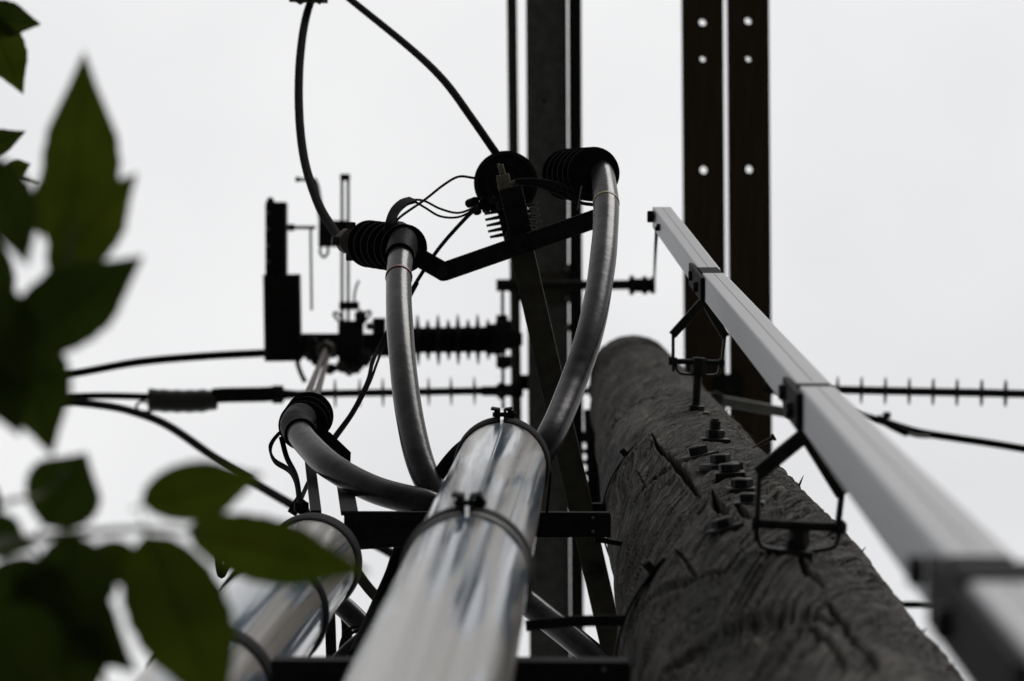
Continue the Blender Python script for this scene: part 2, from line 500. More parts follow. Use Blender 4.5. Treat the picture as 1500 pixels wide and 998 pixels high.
for pts, hw, dep in CR:
    q = []
    for x, y in pts:
        p, nrm, h = on_pole(x, y)
        a = math.atan2(nrm.y, nrm.x) % (2 * math.pi)
        q.append((a * .15, h * ZS))
    jit = .0022 * (pnoise(Un, HH, 130, 9, 31) - .5) * 2
    X = TH * .15 + jit; Y = HH * ZS
    dm = np.full(X.shape, 9.0); tm = np.zeros(X.shape)
    n_ = len(q) - 1
    for i in range(n_):
        (x0, y0), (x1, y1) = q[i], q[i + 1]
        dx, dy = x1 - x0, y1 - y0
        t = np.clip(((X - x0) * dx + (Y - y0) * dy) / (dx * dx + dy * dy + 1e-12), 0, 1)
        dd = np.hypot(X - x0 - t * dx, Y - y0 - t * dy)
        m_ = dd < dm
        dm = np.where(m_, dd, dm); tm = np.where(m_, (i + t) / n_, tm)
    wdt = 1.1 * hw * (0.25 + 0.75 * np.sin(np.pi * np.clip(tm, 0, 1)))
    disp -= 1.7 * dep * np.clip((1.12 - dm / wdt) * 2.2, 0, 1)
    disp += .002 * np.exp(-((dm - 1.8 * wdt) / wdt) ** 2)
disp[:12] *= .3
Xc, Yc, Rc = np.interp(HH, PH, PX), np.interp(HH, PH, PY), np.interp(HH, PH, PR)
Rr = Rc + disp
Rr[-1] -= .012
V = np.stack([Xc + Rr * np.cos(TH) - .206, Yc + Rr * np.sin(TH) - .5, HH + CAMZ], -1).reshape(-1, 3)
nr = len(hh)
I, J = np.meshgrid(np.arange(nr - 1), np.arange(NT), indexing='ij')
J2 = (J + 1) % NT
quads = np.stack([I * NT + J, I * NT + J2, (I + 1) * NT + J2, (I + 1) * NT + J], -1).reshape(-1, 4)
V = np.concatenate([V, [[PX[-1] - .206, PY[-1] - .5, hh[-1] + CAMZ + .01]]])
cidx = len(V) - 1
me = bpy.data.meshes.new('pole_shaft')
faces = quads.tolist() + [((nr - 1) * NT + k, (nr - 1) * NT + (k + 1) % NT, cidx) for k in range(NT)]
me.from_pydata(V.tolist(), [], faces)
uvl = me.uv_layers.new(name='UVMap')
li = np.empty(len(me.loops), dtype=np.int32); me.loops.foreach_get('vertex_index', li)
uvv = np.zeros((len(V), 2)); uvv[:-1, 0] = (TH * .15).ravel(); uvv[:-1, 1] = HH.ravel()
# turn the seam to the far side
uvv[:-1, 0] = (((TH + np.pi / 2 + np.pi) % (2 * np.pi)) * .15).ravel()
uvl.data.foreach_set('uv', uvv[li].ravel())
me.materials.append(MT['wood'])
me.polygons.foreach_set('use_smooth', [True] * len(me.polygons))
me.update()
o = bpy.data.objects.new('pole_shaft', me); C.objects.link(o); o.parent = pole; o['_o'] = (.206, .5, 0)

# bolts, washers, nails and splinters of the pole
def pole_bolt(px, py, wr, hr, hh_, ang, tip=0, tilt=0.0, flatw=False):
    p, nrm, h = on_pole(px, py)
    b = MB(); 
    hexa(b, p + nrm * .004, nrm, hr, hh_, ang, (0, 0, 1))
    bo = b.build('bolt', 'bolt', pole)
    w = MB(); side = nrm.cross(Vector((0, 0, 1)))
    up = (Vector((0, 0, 1)) + side * tilt).normalized()
    bar(w, p - nrm * .008, p + nrm * .0032, wr * 2, wr * 2, up)
    w.build('washer', 'bolt', bo, bevel=.0015)
    if tip:
        t = MB(); lathe(t, [(0, .0085), (tip * .75, .0085), (tip * .8, .0075), (tip, .006)], p + nrm * (.004 + hh_), nrm, 14)
        t.build('threaded_end', 'bolt', bo)
pole_bolt(1047, 645, .021, .0145, .012, 0.3, .016, 0.1)
pole_bolt(1024, 669, .021, .0145, .011, 0.1, 0, 0.5)
pole_bolt(1056, 682, .022, .0135, .011, 0.5, 0, 0.4)
pole_bolt(1069, 695, .019, .0145, .010, 0.2, 0, 0.0)
pole_bolt(1087, 718, .018, .0135, .010, 0.4, 0, 0.1)
pole_bolt(1097, 739, .018, .0115, .009, 0.0, 0, -0.1)
pole_bolt(1062, 776, .016, .0125, .009, 0.5, 0, 0.5)
for px, py, ln, tx, ty in [(1177, 706, 18, 3, -13), (1207, 748, 10, 3, -6), (1266, 808, 16, 6, -10),
                   (1372, 948, 14, 8, -8), (1394, 975, 14, 9, -8), (1083, 628, 14, 6, -8), (1074, 614, 12, 4, -9), (1096, 640, 12, 8, -5), (1107, 652, 10, 7, -6), (1066, 606, 12, 3, -10),
                   (1356, 922, 8, 6, -5), (1232, 770, 8, 5, -5)]:
    p, nrm, h = on_pole(px - 3, py + 2)
    tip = P(px + tx, py + ty, h)
    s_ = MB(); lathe(s_, [(0, .0019), (.4 * (tip - p).length, .0014), ((tip - p).length, .0003)], p - nrm * .004, tip - p, 5)
    s_.build('splinter', 'splint', pole)
p, nrm, h = on_pole(1112, 648)
s_ = MB(); lathe(s_, [(0, .0035), (.033, .0035), (.034, .006), (.038, .006)], p - nrm * .006, P(1142, 634, h) - p, 10)
s_.build('nail', 'nailrust', pole)
# steel straps ending in a buckle on the pole
for (bx, by), span in (((921, 668), 1.25), ((962, 838), 1.3)):
    p, nrm, h = on_pole(bx, by)
    a0 = math.atan2(nrm.y, nrm.x)
    x, y, r = pole_at(h)
    pts = [Vector((x + (r + .003) * math.cos(a0 - span * k / 14), y + (r + .003) * math.sin(a0 - span * k / 14), CAMZ + h)) for k in range(15)]
    st = MB(); tube(st, pts, 0, 8, 2, flat=(.022, .003), ref=(0, 0, 1))
    so_ = st.build('strap', 'black_steel', pole)
    bk = MB(); side = Vector((-nrm.y, nrm.x, 0))
    bar(bk, p - side * .006 + nrm * .003, p + side * .018 + nrm * .003, .030, .007, (0, 0, 1))
    bar(bk, p - side * .002 + nrm * .003, p - side * .0 + nrm * .016, .022, .010, (0, 0, 1))
    bk.build('buckle', 'black_steel', so_, bevel=.002)

# ------------------------------------------------------------------ crossarms at the pole top
HB = 11.3
def drilled_beam(name, a, b, w, d, holes, m, parent=None):
    """horizontal timber a..b (bottom centre line), width w, depth d, vertical holes (t along, radius)"""
    a, b = Vector(a), Vector(b)
    Lg = (b - a).length; ax = (b - a).normalized(); u = Vector((0, 0, 1)).cross(ax)
    mb = MB(); Z = Vector((0, 0, 1))
    def box(t0, t1):
        V = [a + ax * t + u * s + Z * z for t in (t0, t1) for s, z in ((-w / 2, 0), (w / 2, 0), (w / 2, d), (-w / 2, d))]
        mb.add(V, [(0, 1, 5, 4), (1, 2, 6, 5), (2, 3, 7, 6), (3, 0, 4, 7)] + ([(0, 3, 2, 1)] if t0 == 0 else []) + ([(4, 5, 6, 7)] if t1 == Lg else []))
    t = 0
    n = 32
    for hc, r in sorted(holes):
        box(t, hc - L(22, HB))
        ci, sq = [], []
        for k in range(n):
            an = 2 * math.pi * (k + .5) / n; c, s = math.cos(an), math.sin(an)
            q = (w / 2) / max(abs(c), abs(s))
            ci.append((c * r, s * r)); sq.append((c * q, s * q))
        cn = [(w / 2, w / 2), (-w / 2, w / 2), (-w / 2, -w / 2), (w / 2, -w / 2)]
        hl = L(22, HB); sq = [(x * hl / (w / 2), y) for x, y in sq]; cn = [(x * hl / (w / 2), y) for x, y in cn]
        V = []
        for z in (0, d):
            for l_ in (ci, sq): V += [a + ax * (hc + x) + u * y + Z * z for x, y in l_]
            V += [a + ax * (hc + x) + u * y + Z * z for x, y in cn]
        Fc = []; B2 = 2 * n + 4
        for k in range(n):
            k2 = (k + 1) % n
            Fc += [(k, n + k, n + k2, k2), (B2 + k, B2 + k2, B2 + n + k2, B2 + n + k), (k, k2, B2 + k2, B2 + k)]
        for c_ in range(4):
            k = [3, 11, 19, 27][c_]
            Fc += [(n + k, 2 * n + c_, n + k + 1), (B2 + n + k, B2 + n + k + 1, B2 + 2 * n + c_)]
        for s0, s1 in ((0, 1), (2, 3)):
            Fc.append((2 * n + s0, 2 * n + s1, B2 + 2 * n + s1, B2 + 2 * n + s0))
        mb.add(V, Fc)
        t = hc + L(22, HB)
    box(t, Lg)
    return mb.build(name, m, parent, smooth=False)
for (x0, x1), (y0, y1), hx, lab in (((1029, 1036), (-60, 900), (32, 86, 249), 'dark brown drilled timber crossarm lying right against the pole top'),
                                    ((1096, 1103), (-60, 900), (30, 86, 248), 'dark brown drilled timber crossarm on the side facing away from the pole')):
    a, b = P(x0, y0, HB), P(x1, y1, HB)
    hs = [((P(x0, y, HB) - P(x0, y0, HB)).length, L(5.6 if y != 86 else 4.4, HB)) for y in hx]
    tm_ = thing('timber_crossarm', lab, 'crossarm', tuple(a))
    beam = drilled_beam('beam', a, b, L(60, HB), .10, hs, 'timber', tm_)
    e = MB(); q = P(x0 + 3, 300 if x0 < 1050 else 380, HB); lathe(e, [(0, .0), (.0, .02), (.006, .02), (.008, .012)], q + Vector((0, 0, .002)), (0, 0, -1), 12)
# spacer block between the timbers
t_ = thing('spacer_block', 'dark steel spacer block clamped between the two timber crossarms', 'spacer', tuple(P(1067, 570, HB)))
m_ = MB(); bar(m_, P(1067, 548, HB - .004), P(1068, 592, HB - .004), L(40, HB), .05, (1, 0, 0)); m_.build('block', 'black_steel', t_, bevel=.004)
m_ = MB(); hexa(m_, P(1066, 570, HB - .028), (0, 0, -1), .018, .014); m_.build('nut', 'bolt', t_)
# steel channel on the other side of the pole
sc_ = thing('steel_crossarm', 'wide grey steel channel crossarm bolted beside the pole top', 'crossarm', tuple(P(800, 500, HB)))
a, b = P(800, -60, HB), P(806, 1060, HB)
fw, ft, hgt = L(60, HB), .009, .13
prof = [(-fw / 2, 0), (fw / 2, 0), (fw / 2, .03), (fw / 2 - ft, .03), (fw / 2 - ft, ft), (-fw / 2 + ft, ft), (-fw / 2 + ft, hgt), (-fw / 2, hgt)]
m_ = MB(); bar(m_, a, b, 0, 0, (1, 0, 0), [(x, -y) for x, y in prof]); m_.build('channel', 'galv_mid', sc_, smooth=False, bevel=.003)
a, b = P(842, -60, HB + .02), P(846, 1060, HB + .02)
m_ = MB(); bar(m_, a, b, L(19, HB), .11, (1, 0, 0)); m_.build('backing_bar', 'black_steel', sc_, smooth=False, bevel=.003)
for py in (393, 438, 480, 575):
    q = P(833, py, HB - .004); m_ = MB(); hexa(m_, q, (0, 0, -1), L(6, HB), .02); m_.build('bolt', 'galv', sc_)
m_ = MB(); bar(m_, P(815, 399, HB - .006), P(817, 444, HB - .006), L(66, HB), .01, (1, 0, 0)); m_.build('plate', 'galv_dark', sc_, bevel=.002)
m_ = MB(); tube(m_, [P(797, 148, HB - .001), P(797, 148, HB + .004)], L(3, HB), 12, smooth=False); m_.build('drilled_hole', 'black_steel', sc_)
# through bolt pole - channel
tb = thing('through_bolt', 'galvanized through bolt joining steel channel, pole and timbers', 'bolt', tuple(P(860, 572, HB + .05)))
m_ = MB(); tube(m_, [P(820, 574, HB + .05), P(1130, 566, HB + .05)], .011, 12, smooth=False); m_.build('rod', 'galv', tb)
m_ = MB(); lathe(m_, [(0, .02), (.05, .02)], P(862, 573, HB - .01), P(885, 570, HB - .01) - P(862, 573, HB - .01), 16); m_.build('sleeve', 'galv', tb)
# slim pipe carrying the switch
pp_ = thing('support_pipe', 'slim dark pipe running parallel to the steel channel crossarm', 'pipe', tuple(P(750, 300, HB)))
m_ = MB(); tube(m_, [P(749, -60, HB), P(757, 660, HB)], L(7.5, HB), 20, smooth=False); m_.build('pipe', 'galv_dark', pp_)
for y in (430, 560):
    m_ = MB(); bar(m_, P(752, y, HB + .01), P(790, y, HB + .02), .05, .008, (0, 1, 0)); m_.build('tie_bracket', 'black_steel', pp_, bevel=.001)
for y in (418, 497, 572):
    m_ = MB(); q = P(750 + y * .011, y, HB); d = (P(757, 660, HB) - P(749, -60, HB)).normalized()
    lathe(m_, [(-.022, .02), (-.02, .023), (.02, .023), (.022, .02)], q, d, 20); m_.build('clamp', 'black_steel', pp_)

# ------------------------------------------------------------------ insulators
def finned(mb_core, parent, a, b, r, sheds, m_core, m_shed, thick=.004):
    a, b = Vector(a), Vector(b); ax = b - a; Lg = ax.length
    core = mb_core; lathe(core, [(0, r), (Lg, r)], a, ax, 18)
    c = core.build('core', m_core, parent)
    for t, rs_ in sheds:
        s = MB(); lathe(s, [(t * Lg - thick * 1.6, r), (t * Lg - thick * .4, rs_), (t * Lg + thick * .4, rs_), (t * Lg + thick * 1.6, r)], a, ax, 26)
        s.build('shed', m_shed, parent)
    return c
HI = 11.12
# post insulator of the switch
pi_ = thing('post_insulator', 'stout black ribbed post insulator lying between switch and support pipe', 'insulator', tuple(P(660, 497, HI)))
a, b = P(590, 499, HI), P(735, 497, HI)
fx = [597, 612, 627, 642, 657, 671, 686, 700, 715, 729]
finned(MB(), pi_, a, b, L(19, HI), [((x - 590) / 145, L(37 if i % 2 else 30, HI)) for i, x in enumerate(fx)], 'polymer', 'polymer', .005)
m_ = MB(); lathe(m_, [(0, .05), (.05, .05), (.052, .035), (.085, .035)], P(718, 497, HI), b - a, 20); m_.build('end_fitting', 'black_steel', pi_)
for dy in (-22, 30):
    m_ = MB(); hexa(m_, P(737, 497 + dy, HI), (0, 1 if dy > 0 else -1, 0), .018, .03); m_.build('bolt', 'black_steel', pi_)
# upright insulator beside the pole
ui = thing('post_insulator', 'ribbed black post insulator close to the side of the pole', 'insulator', tuple(P(868, 690, HB)))
a, b = P(868, 600, HB - .06), P(872, 760, HB - .06)
finned(MB(), ui, a, b, L(11, HB), [((y - 600) / 160, L(23, HB)) for y in range(645, 745, 16)], 'polymer', 'polymer', .006)
m_ = MB(); lathe(m_, [(0, .03), (.07, .03), (.075, .04), (.1, .04)], a, b - a, 18); m_.build('end_fitting', 'black_steel', ui)
# dead-end insulators
d1 = thing('strain_insulator', 'slender rod insulator with thin discs between strain clamp and support pipe', 'insulator', tuple(P(560, 575, HI)), 'strain insulators on the crossarms')
finned(MB(), d1, P(415, 578, HI), P(740, 572, HI), L(5.5, HI), [((x - 415) / 325, L(21, HI)) for x in (457, 491, 527, 561, 596, 628, 661, 695)], 'grey_polymer', 'grey_polymer', .0032)
m_ = MB(); lathe(m_, [(0, .016), (.05, .016), (.055, .028), (.075, .028)], P(706, 573, HI), (1, 0, 0), 16); m_.build('end_fitting', 'black_steel', d1)
m_ = MB(); lathe(m_, [(-.02, .022), (-.016, .03), (.016, .03), (.02, .022)], P(407, 578, HI), (1, 0, 0), 16); lathe(m_, [(0, .018), (.05, .014)], P(410, 578, HI), (1, 0, 0), 14)
m_.build('clevis', 'black_steel', d1)
d2 = thing('strain_insulator', 'slender rod insulator with thin discs reaching out past the timber crossarms', 'insulator', tuple(P(1350, 574, HI)), 'strain insulators on the crossarms')
finned(MB(), d2, P(1128, 569, HI), P(1540, 578, HI), L(6, HI), [((x - 1128) / 412, L(20, HI)) for x in (1192, 1227, 1262, 1297, 1332, 1367, 1402, 1438, 1473, 1508)], 'grey_polymer', 'grey_polymer', .0032)
m_ = MB(); lathe(m_, [(0, .02), (.08, .02)], P(1120, 569, HI), (1, 0, 0), 16); m_.build('end_fitting', 'black_steel', d2)

# strain clamp and line wires at the left
sc1 = thing('strain_clamp', 'black strain clamp under a clear ribbed cover on the line wire', 'clamp', tuple(P(300, 585, HI)))
m_ = MB(); tube(m_, [P(398, 577, HI), P(385, 578, HI), P(330, 579, HI), P(312, 580, HI)], .024, 16, flat=(L(26, HI), L(22, HI))); m_.build('body', 'polymer', sc1)
m_ = MB(); lathe(m_, [(0, .012), (.02, .012)], P(396, 577, HI), (1, 0, 0), 10); tube(m_, [P(392, 570, HI), P(402, 573, HI), P(403, 582, HI), P(392, 585, HI)], .005, 8); m_.build('eye', 'black_steel', sc1)
m_ = MB()
pts = []
for k in range(21):
    t = k / 20
    x = 218 + 100 * t
    pts.append((P(x, 586 + 2 * math.sin(t * math.pi), HI), L(17 + .6 * math.sin(t * 34) - 3 * max(0, t - .8) * 5, HI)))
V, Fc = [], []
for p, r in pts:
    for k in range(16):
        an = 2 * math.pi * k / 16
        V.append(p + Vector((0, math.cos(an) * r, math.sin(an) * r)))
for i in range(20):
    for k in range(16): Fc.append((i * 16 + k, i * 16 + (k + 1) % 16, i * 16 + 16 + (k + 1) % 16, i * 16 + 16 + k))
m_.add(V, Fc); m_.build('cover', 'clear', sc1)
m_ = MB(); tube(m_, [P(222, 584, HI), P(250, 588, HI), P(290, 586, HI), P(320, 580, HI)], .018, 12, rough=.25); m_.build('keeper', 'polymer', sc1)
m_ = MB(); tube(m_, [P(216, 590, HI), P(208, 588, HI), P(200, 594, HI), P(204, 602, HI), P(222, 604, HI)], .0045, 8); m_.build('tail_wire', 'conductor', sc1)

def wire(name, label, pts, r, m='conductor', cat='wire', group=None, n=8, seg=12):
    m_ = MB(); tube(m_, [P(*p) for p in pts], r, seg, n)
    return tag(m_.build(name, m), label, cat, group)
wire('line_wire', 'thick dark line wire running straight into the strain clamp', [(-60, 584, HI), (75, 582, HI), (150, 580, HI), (236, 582, HI)], L(5, HI))
wire('line_wire', 'dark wire sloping gently up to the black switch box', [(-60, 566, HI + .3), (90, 550, HI + .2), (200, 531, HI + .1), (300, 522, HI), (395, 517, HI)], L(5.8, HI))
wire('jumper_cable', 'black jumper cable drooping below the strain clamp towards the riser pipes', [(-60, 590, 10.9), (75, 588, 10.8), (150, 594, 10.6), (200, 605, 10.4), (250, 626, 10.2), (330, 681, 9.8), (430, 741, 9.2), (500, 774, 9), (560, 803, 8.8), (640, 850, 8.6)], L(6.2, 10.2))
wire('service_wire', 'twisted dark wire leaving behind the operating rod', [(1230, 600, 10.8), (1298, 619, 10.8), (1345, 633, 10.8), (1400, 642, 10.8), (1460, 651, 10.8), (1560, 668, 10.8)], L(5.5, 10.8))
m_ = MB(); tube(m_, [P(1285, 612, 10.78), P(1302, 621, 10.78), P(1330, 635, 10.78)], L(6, 10.8), 10, rough=.3); hexa(m_, P(1299, 613, 10.78), (0, -1, 0), .014, .02)
tag(m_.build('wire_clamp', 'black_steel'), 'small dark tie clamp gripping the twisted service wire', 'clamp')
m_ = MB(); tube(m_, [P(1316, 630, 10.78), P(1340, 638, 10.78), P(1362, 640, 10.78)], .006, 8); tag(m_.build('wire_tail', 'galv'), 'short bright loose wire tail under the twisted service wire', 'wire')
wire('tie_rod', 'thin dark rod showing between pole and the lower end of the operating rod', [(880, 897, 10.8), (1150, 890, 10.8), (1330, 886, 10.8), (1470, 888, 10.8)], L(5, 10.8), cat='rod')
gb = thing('brace_rod', 'galvanized grey brace rod leaving the pole behind the operating rod', 'rod', tuple(P(1060, 588, 9.4)))
m_ = MB(); bar(m_, P(1012, 579, 9.4), P(1215, 616, 9.4), L(15, 9.4), .012, (0, 1, 0)); m_.build('flat_bar', 'galv', gb, bevel=.003)
m_ = MB(); hexa(m_, P(1049, 584, 9.37), (0, 0, -1), .022, .02); m_.build('nut', 'galv_dark', gb)

# ------------------------------------------------------------------ switch at the left
HS = 11.0
sw = thing('fuse_switch', 'black boxed load switch with slotted rail at the end of the post insulator', 'switch', tuple(P(480, 500, HS)))
def boxpx(x0, x1, y0, y1, h, d, name, m, parent, bevel=.004):
    mb = MB(); bar(mb, P((x0 + x1) / 2, y0, h + d / 2), P((x0 + x1) / 2, y1, h + d / 2), L(x1 - x0, h), d, (1, 0, 0))
    return mb.build(name, m, parent, bevel=bevel)
ub = boxpx(390, 420, 296, 412, HS, .09, 'arc_chamber', 'polymer', sw, .006)
m_ = MB(); lathe(m_, [(0, .014), (.012, .012), (.02, .005)], P(396, 298, HS + .03), (0, -1, 0), 12); m_.build('nub', 'polymer', ub)
for y in range(312, 410, 24):
    m_ = MB(); lathe(m_, [(0, .007), (.004, .006)], P(392, y, HS - .001), (0, 0, -1), 8); m_.build('rivet', 'galv', ub)
lb = MB()
pr = []
x0, x1, y0, y1 = 387, 442, 402, 529
for k in range(20):
    an = math.pi * 2 * k / 20
    pr.append((L(27.5, HS) * math.copysign(abs(math.cos(an)) ** .5, math.cos(an)), .05 * math.copysign(abs(math.sin(an)) ** .5, math.sin(an))))
bar(lb, P(413, 402, HS + .02), P(415, 529, HS + .02), 0, 0, (1, 0, 0), pr); lb.build('housing', 'polymer', sw, bevel=.004)
boxpx(440, 600, 489, 522, HS + .03, .06, 'beam', 'black_steel', sw)
for x in (501, 510):
    m_ = MB(); bar(m_, P(x, 258, HS - .02), P(x, 500, HS - .02), L(4.2, HS), .012, (1, 0, 0)); m_.build('rail', 'black_steel', sw)
boxpx(498.5, 512.5, 255, 265, HS - .035, .03, 'rail_cap', 'black_steel', sw, .002)
boxpx(467, 512, 323, 362, HS - .06, .05, 'slide_block', 'black_steel', sw)
m_ = MB(); tube(m_, [P(470, 360, HS - .04), P(469, 370, HS - .04), P(474, 377, HS - .04), P(480, 371, HS - .04), P(480, 360, HS - .04)], .0045, 8); m_.build('ring', 'black_steel', sw)
m_ = MB(); tube(m_, [P(420, 333.5, HS + .03), P(462, 333.5, HS + .03)], L(2.8, HS), 10, smooth=False); lathe(m_, [(0, .012), (.02, .012)], P(422, 333.5, HS + .03), (1, 0, 0), 10); m_.build('arm', 'black_steel', sw)
m_ = MB(); tube(m_, [P(455, 334, HS + .03), P(456.5, 455, HS + .03)], L(1.9, HS), 8, smooth=False); m_.build('drop_rod', 'black_steel', sw)
m_ = MB(); tube(m_, [P(436, 263, HS + .02), P(462, 264, HS + .02)], L(2.6, HS), 10, smooth=False); lathe(m_, [(0, .010), (.012, .010)], P(433, 263, HS + .02), (1, 0, 0), 6); tube(m_, [P(459, 262, HS + .02), P(464, 275, HS + .02), P(468, 300, HS), P(472, 330, HS)], L(4.5, HS), 8); m_.build('side_bolt', 'black_steel', sw)
boxpx(496, 532, 470, 542, HS - .05, .07, 'clamp_body', 'black_steel', sw, .008)
boxpx(497, 526, 442, 454, HS - .045, .03, 'crosspiece', 'black_steel', sw)
for q in ([(504, 478), (492, 466), (489, 461), (493, 458), (504, 470)], [(528, 478), (540, 464), (543, 459), (539, 456), (531, 466), (528, 474)]):
    m_ = MB(); tube(m_, [P(x, y, HS - .06) for x, y in q], .0042, 8); m_.build('pull_ring', 'black_steel', sw)
m_ = MB(); tube(m_, [P(520, 450, HS - .03), P(519, 435, HS - .03), P(522, 420, HS - .03), P(526, 411, HS - .03)], .0038, 8); m_.build('wire_end', 'black_steel', sw)
boxpx(546, 565, 466, 490, HS, .05, 'bolt_block', 'black_steel', sw)
for x, y, r in ((460, 505, 9), (455, 520, 11), (472, 528, 10), (485, 515, 12), (500, 536, 9), (522, 540, 9), (512, 546, 6), (528, 462, 9), (486, 540, 8), (541, 478, 6), (535, 520, 12)):
    m_ = MB(); hexa(m_, P(x, y, HS - .03), Vector((RND.uniform(-.4, .4), RND.uniform(-.4, .4), -1)), L(r, HS), .05, RND.random()); m_.build('nut', RND.choice(['black_steel', 'galv_dark']), sw)
m_ = MB(); tube(m_, [P(443, 520, HS), P(436, 530, HS), P(440, 545, HS), P(447, 560, HS)], .008, 8, rough=.4); m_.build('tail', 'lug', sw)
m_ = MB(); tube(m_, [P(736, 417, HS), P(737, 600, HS)], L(2.6, HS), 10, smooth=False); m_.build('link_rod', 'black_steel', sw)
for y in (418, 478, 530, 572):
    m_ = MB(); hexa(m_, P(727, y, HS), (1, 0, 0), L(9, HS), L(22, HS), .3); m_.build('clamp', 'black_steel', sw)
# shaft from the switch to the operating rod
sh = thing('switch_shaft', 'short black horizontal shaft linked by a thin rod to the operating rod tip', 'shaft', tuple(P(900, 418, HS)))
m_ = MB(); tube(m_, [P(735, 419, HS), P(960, 417, HS)], L(7, HS), 16, smooth=False); m_.build('shaft', 'black_steel', sh)
m_ = MB(); lathe(m_, [(0, .022), (L(38, HS), .022)], P(921, 418, HS), (1, 0, 0), 16); m_.build('sleeve', 'black_steel', sh)
for x, r in ((926, 15), (945, 14), (957, 13)):
    m_ = MB(); hexa(m_, P(x - 4, 418, HS), (1, 0, 0), L(r, HS), L(7, HS), .2); m_.build('nut', 'black_steel', sh)
m_ = MB(); tube(m_, [P(962, 334, 5.95), P(960, 370, 7.5), P(958, 418, HS)], L(2.3, 7.6), 10, smooth=False); m_.build('link', 'black_steel', sh)

# ------------------------------------------------------------------ equipment arm and termination bracket
HA = 5.47
ea = thing('equipment_arm', 'long dark angle steel arm crossing below the steel channel', 'steel arm', tuple(P(800, 600, HA)))
a, b = P(757, 335, HA), P(920, 1048, HA)
w_ = L(35, HA)
m_ = MB(); bar(m_, a, b, 0, 0, (1, 0, 0), [(-w_ / 2, 0), (w_ / 2, 0), (w_ / 2, -.038), (w_ / 2 - .004, -.038), (w_ / 2 - .004, -.004), (-w_ / 2 + .002, -.004), (-w_ / 2 + .002, -.008), (-w_ / 2, -.008)])
m_.build('angle', 'galv_dark', ea, smooth=False, bevel=.0015)
for x, y in ((822, 620), (872, 838)):
    m_ = MB(); hexa(m_, P(x, y, HA - .0), (0, 0, -1), .013, .010); m_.build('bolt', 'bolt', ea)
m_ = MB(); bar(m_, Vector((.006, .456, CAMZ + HA + .02)), Vector((.060, .456, CAMZ + HA + .02)), .05, .03, (0, 1, 0)); m_.build('mounting_block', 'black_steel', ea, bevel=.002)
tbk = thing('termination_bracket', 'bent dark steel bracket spreading between two cable terminations', 'bracket', tuple(P(740, 370, HA)))
HT = HA - .016
w_ = L(28, HT)
for k, (p0, p1) in enumerate((((648, 399), (880, 318)), ((580, 358), (655, 401)))):
    m_ = MB(); bar(m_, P(*p0, HT), P(*p1, HT), w_, .009, Vector((0, 1, 0))); m_.build('bracket_leg', 'black_steel', tbk, bevel=.003)
m_ = MB(); lathe(m_, [(0, L(14, HT)), (.013, L(14, HT))], P(650, 398, HT + .006), (0, 0, -1), 24); m_.build('bend_plate', 'black_steel', tbk)
m_ = MB(); hexa(m_, P(762, 357, HT - .004), (0, 0, -1), .015, .010); m_.build('bolt', 'black_steel', tbk)
m_ = MB(); hexa(m_, P(648, 398, HT - .010), (0, 0, -1), .009, .008); m_.build('bolt', 'bolt', tbk)

